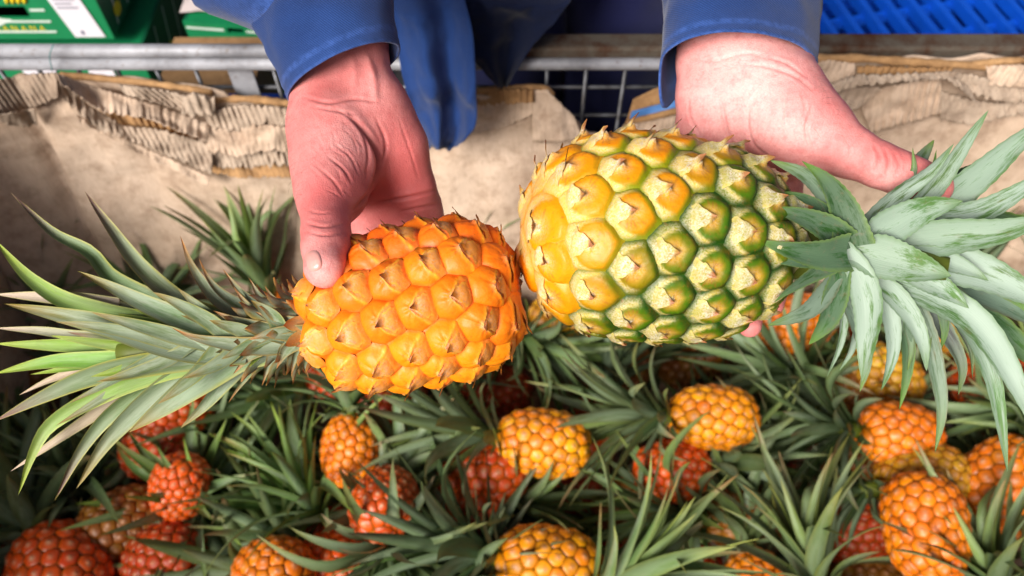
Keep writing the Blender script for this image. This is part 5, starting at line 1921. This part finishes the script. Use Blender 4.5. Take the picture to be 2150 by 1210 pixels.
# ------------------------------------------------------------------ the heap in the bin
def crown_leaves(rng, L, n=34, long=0.15, spread=1.0, width=0.0225, short=False):
    out = []
    for k in range(n):
        f = k / (n - 1)
        th = k * 2.39996 + rng.normal(0, 0.12)
        rad = np.array([math.cos(th), math.sin(th), 0])
        ax = np.array([0, 0, 1.0])
        ln = long * (0.30 + 0.75 * smooth(np.array(f), 0.0, 0.45) - 0.25 * smooth(np.array(f), 0.75, 1.0)) * rng.uniform(0.85, 1.12)
        a0 = math.radians((62 - 52 * f) * spread + rng.normal(0, 5))
        a1 = a0 + math.radians((62 - 34 * f) * spread * rng.uniform(0.2, 1.35))
        h0 = L - 0.006 + 0.050 * f
        rs = 0.013 * (1 - 0.75 * f)
        m = 11
        t = np.linspace(0, 1, m)
        ang = a0 + (a1 - a0) * t ** 1.3
        if rng.random() < 0.22:                       # blade kinked by its neighbours
            ang = ang + smooth(t, 0.45, 0.6) * rng.normal(0, 0.9)
        side = np.cross(ax, rad) * rng.normal(0, 0.28)
        stepv = rad[None] * np.sin(ang)[:, None] + ax[None] * np.cos(ang)[:, None] + side[None] * t[:, None]
        C = np.array([0, 0, h0]) + rad * rs + np.concatenate([[np.zeros(3)], np.cumsum((stepv[1:] + stepv[:-1]) / 2, axis=0)]) * ln / (m - 1)
        Nn = -rad[None] * np.cos(ang)[:, None] + ax[None] * np.sin(ang)[:, None]
        W = width * (0.75 + 0.35 * math.sin(math.pi * min(1, f * 1.3))) * rng.uniform(0.85, 1.15)
        V, F, uv, tt, xx = leaf_geo(C, Nn, W, 0.42, 0.0, 5, None, np.linspace(0, rng.normal(0, 0.35), m), 0.05, 0.0, rng)
        g = rng.uniform(0, 1)
        base = lin(66, 98, 52) * (1 - g) + lin(98, 122, 44) * g
        if f > 0.8:
            base = lin(112, 142, 60)
        tipc = lin(140, 144, 74) if rng.random() < 0.6 else lin(156, 112, 76)
        col = leaf_colors(tt, xx, base, tipc, lin(104, 118, 60), rng.uniform(0.1, 0.85))
        out.append(mesh_of('leaf', V, F, MAT['leaf_pile'], col, uv))
    return out


def proto(rng, L, R, N, div, p, q, **kw):
    b = Barrel(L, R, p, q, 0.05)
    X, fr = eye_points(b, N, jit=0.03, rng=rng, div=div)
    eyes = []
    nang, nrad = 16, 6
    F = polar_faces(nrad, nang)
    for i in range(N):
        d = np.linalg.norm(X - X[i], axis=1)
        nb = np.argsort(d)[1:14]
        S, Nn, u, w, T, PS, rc, es, ea, n0 = fruitlet_geo(b, X, i, nang, nrad, 'orange', rng, nb)
        r2 = u * u + w * w
        h = (1 - T ** 3.4) * 0.52 - 0.30 * smooth(T, 0.84, 1.0) + 0.42 * np.exp(-r2 / 0.06)
        V = S + Nn * (h * 0.0036)[:, None]
        br = np.exp(-(u ** 2 / 0.07 + (w + 0.12) ** 2 / 0.09))
        col = np.stack([np.clip(br * rng.uniform(0.6, 1.1), 0, 1), smooth(T, 0.74, 1.0) * 0.85, np.zeros(len(u))], 1)
        eyes.append(mesh_of('fruitlet', V, F, MAT['rind_pile'], col))
    zz = np.linspace(-0.99, 0.99, 14)
    ang = np.linspace(0, 2 * np.pi, 20, endpoint=False)
    rho = (R - 0.003) * (1 - b.taper * zz) * (1 - np.abs(zz) ** p) ** (1 / q)
    V = np.stack([np.outer(np.cos(ang), rho), np.outer(np.sin(ang), rho), np.tile((zz + 1) * L / 2 * 0.96 + L * 0.02, (20, 1))], -1).reshape(-1, 3)
    Fb = [tuple(int(k) for k in f) for f in grid_faces(20, 14, True)] + [tuple(i * 14 for i in range(20))[::-1], tuple(i * 14 + 13 for i in range(20))]
    bodym = mesh_of('body', V, Fb, MAT['core'])
    stem = tube_mesh('crown_stem', [(0, 0, L - .012), (0, 0, L + .02), (0, 0, L + .05)], [.015, .011, .004], MAT['core_green'], 10)
    return dict(L=L, R=R, eyes=eyes, body=bodym, stem=stem, leaves=crown_leaves(rng, L, **kw))


rngP = np.random.default_rng(21)
PROTO = {
    'spread': proto(rngP, .132, .046, 98, 129.2, 2.7, 2.1, n=40, long=.180, spread=1.0),
    'tall': proto(rngP, .138, .046, 100, 129.2, 2.9, 2.2, n=32, long=.205, spread=0.62, width=.022),
    'round': proto(rngP, .118, .047, 116, 148.6, 2.4, 2.0, n=38, long=.15, spread=1.15),
    'short': proto(rngP, .132, .048, 120, 148.6, 2.8, 2.2, n=30, long=.095, spread=1.1, width=.018),
}
GROUP = 'pineapples heaped in the cardboard bin'
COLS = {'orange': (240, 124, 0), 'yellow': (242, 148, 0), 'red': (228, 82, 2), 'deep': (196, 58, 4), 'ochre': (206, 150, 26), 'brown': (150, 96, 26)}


def heap(kind, px, py, ang, tilt, color, label, z=0.53, s=1.0, spin=None, leaf=(1, 1, 1), at_crown=False):
    """pineapple whose body centre (or crown base) is seen at the pixel, at height z; ang = image direction of the crown, tilt = crown towards the viewer"""
    pr = PROTO[kind]
    s *= 0.9
    c = onZ(px, py, z)
    a, t = math.radians(ang), math.radians(tilt)
    scr = RGT * math.cos(a) + UPV * math.sin(a)
    zax = nrm(scr * math.cos(t) - FWD * math.sin(t))
    xax = nrm(np.cross(zax, FWD + 0.01 * RGT))
    yax = np.cross(zax, xax)
    sp = rngP.uniform(0, 6.28) if spin is None else spin
    R3 = np.stack([xax * math.cos(sp) + yax * math.sin(sp), -xax * math.sin(sp) + yax * math.cos(sp), zax], 1)
    loc = c - zax * (pr['L'] * (1.02 if at_crown else 0.5) * s)
    r = empty('pineapple', loc)
    M4 = Matrix([list(R3[k] * s) + [loc[k]] for k in range(3)] + [[0, 0, 0, 1]])
    r.matrix_world = M4
    tag(r, label, 'pineapple', GROUP)
    cc = lin(*COLS[color]) * rngP.normal(1, 0.06)
    o = put('body', pr['body'], r)
    for me in pr['eyes']:
        o = put('fruitlet', me, r)
        v = rngP.normal(1, 0.10)
        o.color = (min(1, cc[0] * v), min(1, cc[1] * v * rngP.normal(1, 0.12)), cc[2], 1)
    put('crown_stem', pr['stem'], r)
    tv = rngP.normal(1.0, 0.2)
    leaf = (leaf[0] * tv * rngP.normal(1.05, .08), leaf[1] * tv, leaf[2] * tv * rngP.normal(1, .12))
    for me in pr['leaves']:
        o = put('leaf', me, r)
        v = rngP.normal(1.0, 0.08)
        o.color = (leaf[0] * v, leaf[1] * v, leaf[2] * v, 1)
    return r


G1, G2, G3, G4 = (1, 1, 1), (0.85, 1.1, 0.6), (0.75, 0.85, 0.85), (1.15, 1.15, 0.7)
# along the far wall
heap('tall', 560, 612, 97, 38, 'orange', 'pineapple standing against the cardboard wall, bright crown upright behind the pale held crown', .57, 1.02, 0.5, (1.6, 1.7, 1.3), True)
heap('tall', 985, 590, 92, 52, 'ochre', 'pineapple against the wall whose thin leaf tips rise above the held orange fruit', .52, 0.9, 1.0, G3, True)
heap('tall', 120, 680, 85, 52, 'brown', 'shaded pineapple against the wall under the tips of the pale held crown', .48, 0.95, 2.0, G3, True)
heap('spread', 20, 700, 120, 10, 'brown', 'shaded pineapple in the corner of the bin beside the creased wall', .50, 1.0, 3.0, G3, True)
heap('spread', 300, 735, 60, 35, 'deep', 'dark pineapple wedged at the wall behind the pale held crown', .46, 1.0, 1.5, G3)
heap('spread', 1190, 668, 190, 5, 'ochre', 'yellow and green pineapple lying under the gap between the two held fruits', .55, 1.05, 0.3)
heap('spread', 1668, 682, 20, 0, 'orange', 'bright orange pineapple partly hidden by the shoulder of the held green fruit', .56, 1.05, 0.9)
heap('short', 1850, 790, 150, -5, 'ochre', 'yellow green pineapple showing between hanging leaves of the broad held crown', .52, 1.05, 0.9)
heap('spread', 1500, 640, 60, 10, 'red', 'red pineapple hidden beneath the held green fruit', .48, 1.0)
heap('spread', 2080, 790, 40, 10, 'red', 'orange red pineapple behind the hanging leaf ends of the broad crown', .53, 1.05)
heap('tall', 1980, 680, 100, 40, 'ochre', 'pineapple at the wall covered by the broad held crown', .50, 1.0)
heap('tall', 1330, 620, 95, 40, 'brown', 'pineapple at the wall hidden behind the held green fruit', .47, 1.0)
heap('tall', 780, 640, 80, 40, 'deep', 'pineapple at the wall hidden behind the held orange fruit', .47, 1.0)
# middle row
heap('round', 738, 945, 93, 2, 'orange', 'small orange red pineapple upright with a blue grey crown, under the held orange fruit', .60, 0.93, 0.2, (1.3, 1.35, 1.3))
heap('round', 808, 1056, 70, -62, 'red', 'round red orange pineapple turned base up below the small upright one', .625, 0.95, 0.4)
heap('spread', 820, 842, 30, -10, 'deep', 'dark red pineapple half under the held orange fruit', .47, 1.0)
heap('spread', 640, 812, 205, 12, 'deep', 'pineapple whose bright green crown fans out under the pale held crown', .53, 1.0, 0.6, G2, True)
heap('spread', 1098, 706, -18, 18, 'red', 'pineapple with a pale blue grey crown fanned under both held fruits', .565, 1.05, 0.5, (1.1, 1.12, 1.1), True)
heap('spread', 1140, 930, 172, 0, 'yellow', 'plump golden pineapple with grey green crown lying over a redder one', .60, 1.06, 0.7, G1)
heap('spread', 1012, 1003, 200, -8, 'red', 'red brown pineapple with pale eyes beneath the plump golden one', .56, 1.08, 0.2, G3)
heap('round', 992, 1086, 250, -30, 'red', 'small red pineapple deep in a gap below the red brown one', .55, 0.95)
heap('spread', 1040, 815, 160, 0, 'deep', 'dark red pineapple in shade just below the held orange fruit', .45, 1.0)
heap('spread', 1497, 876, 178, 4, 'yellow', 'golden pineapple lying on its side with its crown along the golden neighbour', .60, 1.03, 1.3, G1)
heap('round', 1412, 988, 8, -4, 'red', 'red pineapple tucked beneath the golden one, its eyes widely spaced', .56, 1.0, 2.2, G1)
heap('spread', 1884, 912, 172, 8, 'orange', 'orange pineapple crossed by two long green leaves', .58, 1.03, 0.4, G1)
heap('spread', 1700, 800, 160, 25, 'brown', 'pineapple with a mauve and grey crown pointing at the golden fruit', .53, 1.1, 2.5, G3, True)
heap('short', 1936, 1008, 190, 0, 'ochre', 'mottled yellow green pineapple lying above the large orange one', .57, 1.05, 1.2, G3)
heap('spread', 2098, 1006, 50, 10, 'orange', 'orange pineapple behind a drooping grey leaf near the mottled one', .59, 1.08, 0.3, G3)
heap('tall', 2250, 870, 178, 15, 'orange', 'pineapple whose long leaves reach across the orange one', .58, 1.1, 0.4, G1, True)
heap('short', 1943, 1108, 268, 20, 'orange', 'large bright orange pineapple with a short spiky crown below it', .61, 1.12, 0.6, G1)
heap('short', 2145, 1095, 10, 25, 'orange', 'pineapple with a grey crown at the end of the heap beside the large orange one', .52, 0.95, 0.6, G1, True)
heap('spread', 1330, 1062, 200, 5, 'brown', 'brownish dull pineapple sunk among yellow green leaves', .46, 1.05)
# near row
heap('spread', 668, 1082, 118, 20, 'deep', 'pineapple hidden under its own upright green crown', .55, 0.98, 0.2, G2, True)
heap('spread', 420, 1050, 60, 72, 'red', 'pineapple seen crown on, star of leaves with withered brown ends', .49, 0.95, 0.8, G2, True)
heap('round', 372, 862, 40, -15, 'red', 'red pineapple in deep shade below the pale held crown', .55, 1.05)
heap('round', 336, 940, 200, -20, 'deep', 'dark red pineapple under the tip leaves of the pale held crown', .53, 1.1)
heap('round', 378, 1024, 250, -20, 'red', 'small red pineapple showing beside the withered star crown', .57, 0.9)
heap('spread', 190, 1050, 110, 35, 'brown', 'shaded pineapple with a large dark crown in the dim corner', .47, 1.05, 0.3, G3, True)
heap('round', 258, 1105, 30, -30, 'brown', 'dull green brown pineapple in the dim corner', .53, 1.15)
heap('round', 128, 1205, 140, -25, 'red', 'large red pineapple at the dim edge of the heap', .55, 1.35, 0.4)
heap('round', 345, 1180, 200, -25, 'deep', 'dark red pineapple under a long arching leaf', .53, 1.15)
heap('round', 574, 1206, 190, -40, 'orange', 'orange red pineapple with a rounded base at the near edge of the heap', .59, 1.05, 0.3)
heap('spread', 822, 1118, 290, 66, 'orange', 'pineapple seen crown on with a blue green star of leaves', .575, 1.0, 0.5, G1, True)
heap('round', 705, 1192, 160, -20, 'red', 'orange pineapple partly covered by the blue green star crown', .55, 1.0)
heap('spread', 1150, 1186, 168, 4, 'yellow', 'golden pineapple with square eyes behind pale pointed leaves', .59, 1.12, 0.7, G3)
heap('spread', 1052, 1075, 30, 25, 'deep', 'pineapple whose stubby pale leaves stick up above the golden one with square eyes', .50, 0.95, 0.7, G4, True)
heap('spread', 1468, 1082, 175, 20, 'brown', 'pineapple with a wide grey green crown in the middle of the heap', .53, 1.08, 0.7, G4, True)
heap('tall', 1712, 1250, 106, 14, 'orange', 'pineapple with tall upright yellow green leaves', .58, 1.0, 0.7, G4, True)
heap('tall', 1250, 1262, 42, 15, 'orange', 'pineapple whose pale green leaves point up past the golden one with square eyes', .60, 1.0, 0.5, (1.2, 1.25, 1.1), True)
heap('round', 1590, 1240, 90, -40, 'orange', 'orange pineapple just showing at the foot of the tall yellow green leaves', .54, 1.0)
heap('tall', 2100, 1260, 120, 20, 'brown', 'pineapple with long dark leaves beside the large orange one', .56, 1.0, 0.5, G3, True)
heap('tall', 960, 1250, 60, 20, 'brown', 'pineapple with dark leaves between the star crown and the golden fruit', .52, 0.9, 0.5, G3, True)
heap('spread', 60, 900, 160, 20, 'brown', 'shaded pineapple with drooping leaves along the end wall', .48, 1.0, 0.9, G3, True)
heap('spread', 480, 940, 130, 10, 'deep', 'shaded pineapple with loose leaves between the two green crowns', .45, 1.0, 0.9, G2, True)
# buried layer
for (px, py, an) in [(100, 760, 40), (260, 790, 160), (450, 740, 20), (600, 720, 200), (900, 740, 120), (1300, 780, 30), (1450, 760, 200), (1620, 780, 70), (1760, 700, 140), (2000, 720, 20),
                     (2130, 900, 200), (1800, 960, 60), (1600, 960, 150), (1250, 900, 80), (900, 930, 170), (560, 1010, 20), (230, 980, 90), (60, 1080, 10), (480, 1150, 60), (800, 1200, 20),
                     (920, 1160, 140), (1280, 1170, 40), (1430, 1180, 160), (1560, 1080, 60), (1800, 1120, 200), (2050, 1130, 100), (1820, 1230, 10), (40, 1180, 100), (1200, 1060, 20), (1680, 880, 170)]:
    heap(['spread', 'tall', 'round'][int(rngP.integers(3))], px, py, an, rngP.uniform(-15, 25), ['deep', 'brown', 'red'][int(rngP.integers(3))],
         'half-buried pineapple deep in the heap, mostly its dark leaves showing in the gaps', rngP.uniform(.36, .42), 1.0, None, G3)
# the heap goes on towards the near and side walls
for (x, y, an) in [(-0.60, 0.10, 120), (-0.44, 0.16, 200), (-0.28, 0.10, 60), (-0.10, 0.12, 150), (0.08, 0.10, 20), (0.26, 0.14, 100), (0.44, 0.12, 200), (0.62, 0.20, 60), (0.74, 0.36, 140),
                   (-0.40, -0.02, 40), (0.0, -0.04, 90)]:
    d_ = np.array([x, y, 0.50]) - CAM
    t_ = d_ @ FWD
    heap(['spread', 'tall', 'round'][int(rngP.integers(3))], 1075 + (d_ @ RGT) / t_ * FPX, 605 - (d_ @ UPV) / t_ * FPX, an, rngP.uniform(0, 35), ['orange', 'deep', 'red'][int(rngP.integers(3))],
         'pineapple at the border of the heap beside the plain side of the bin', rngP.uniform(.40, .45), 1.0, None, G3)
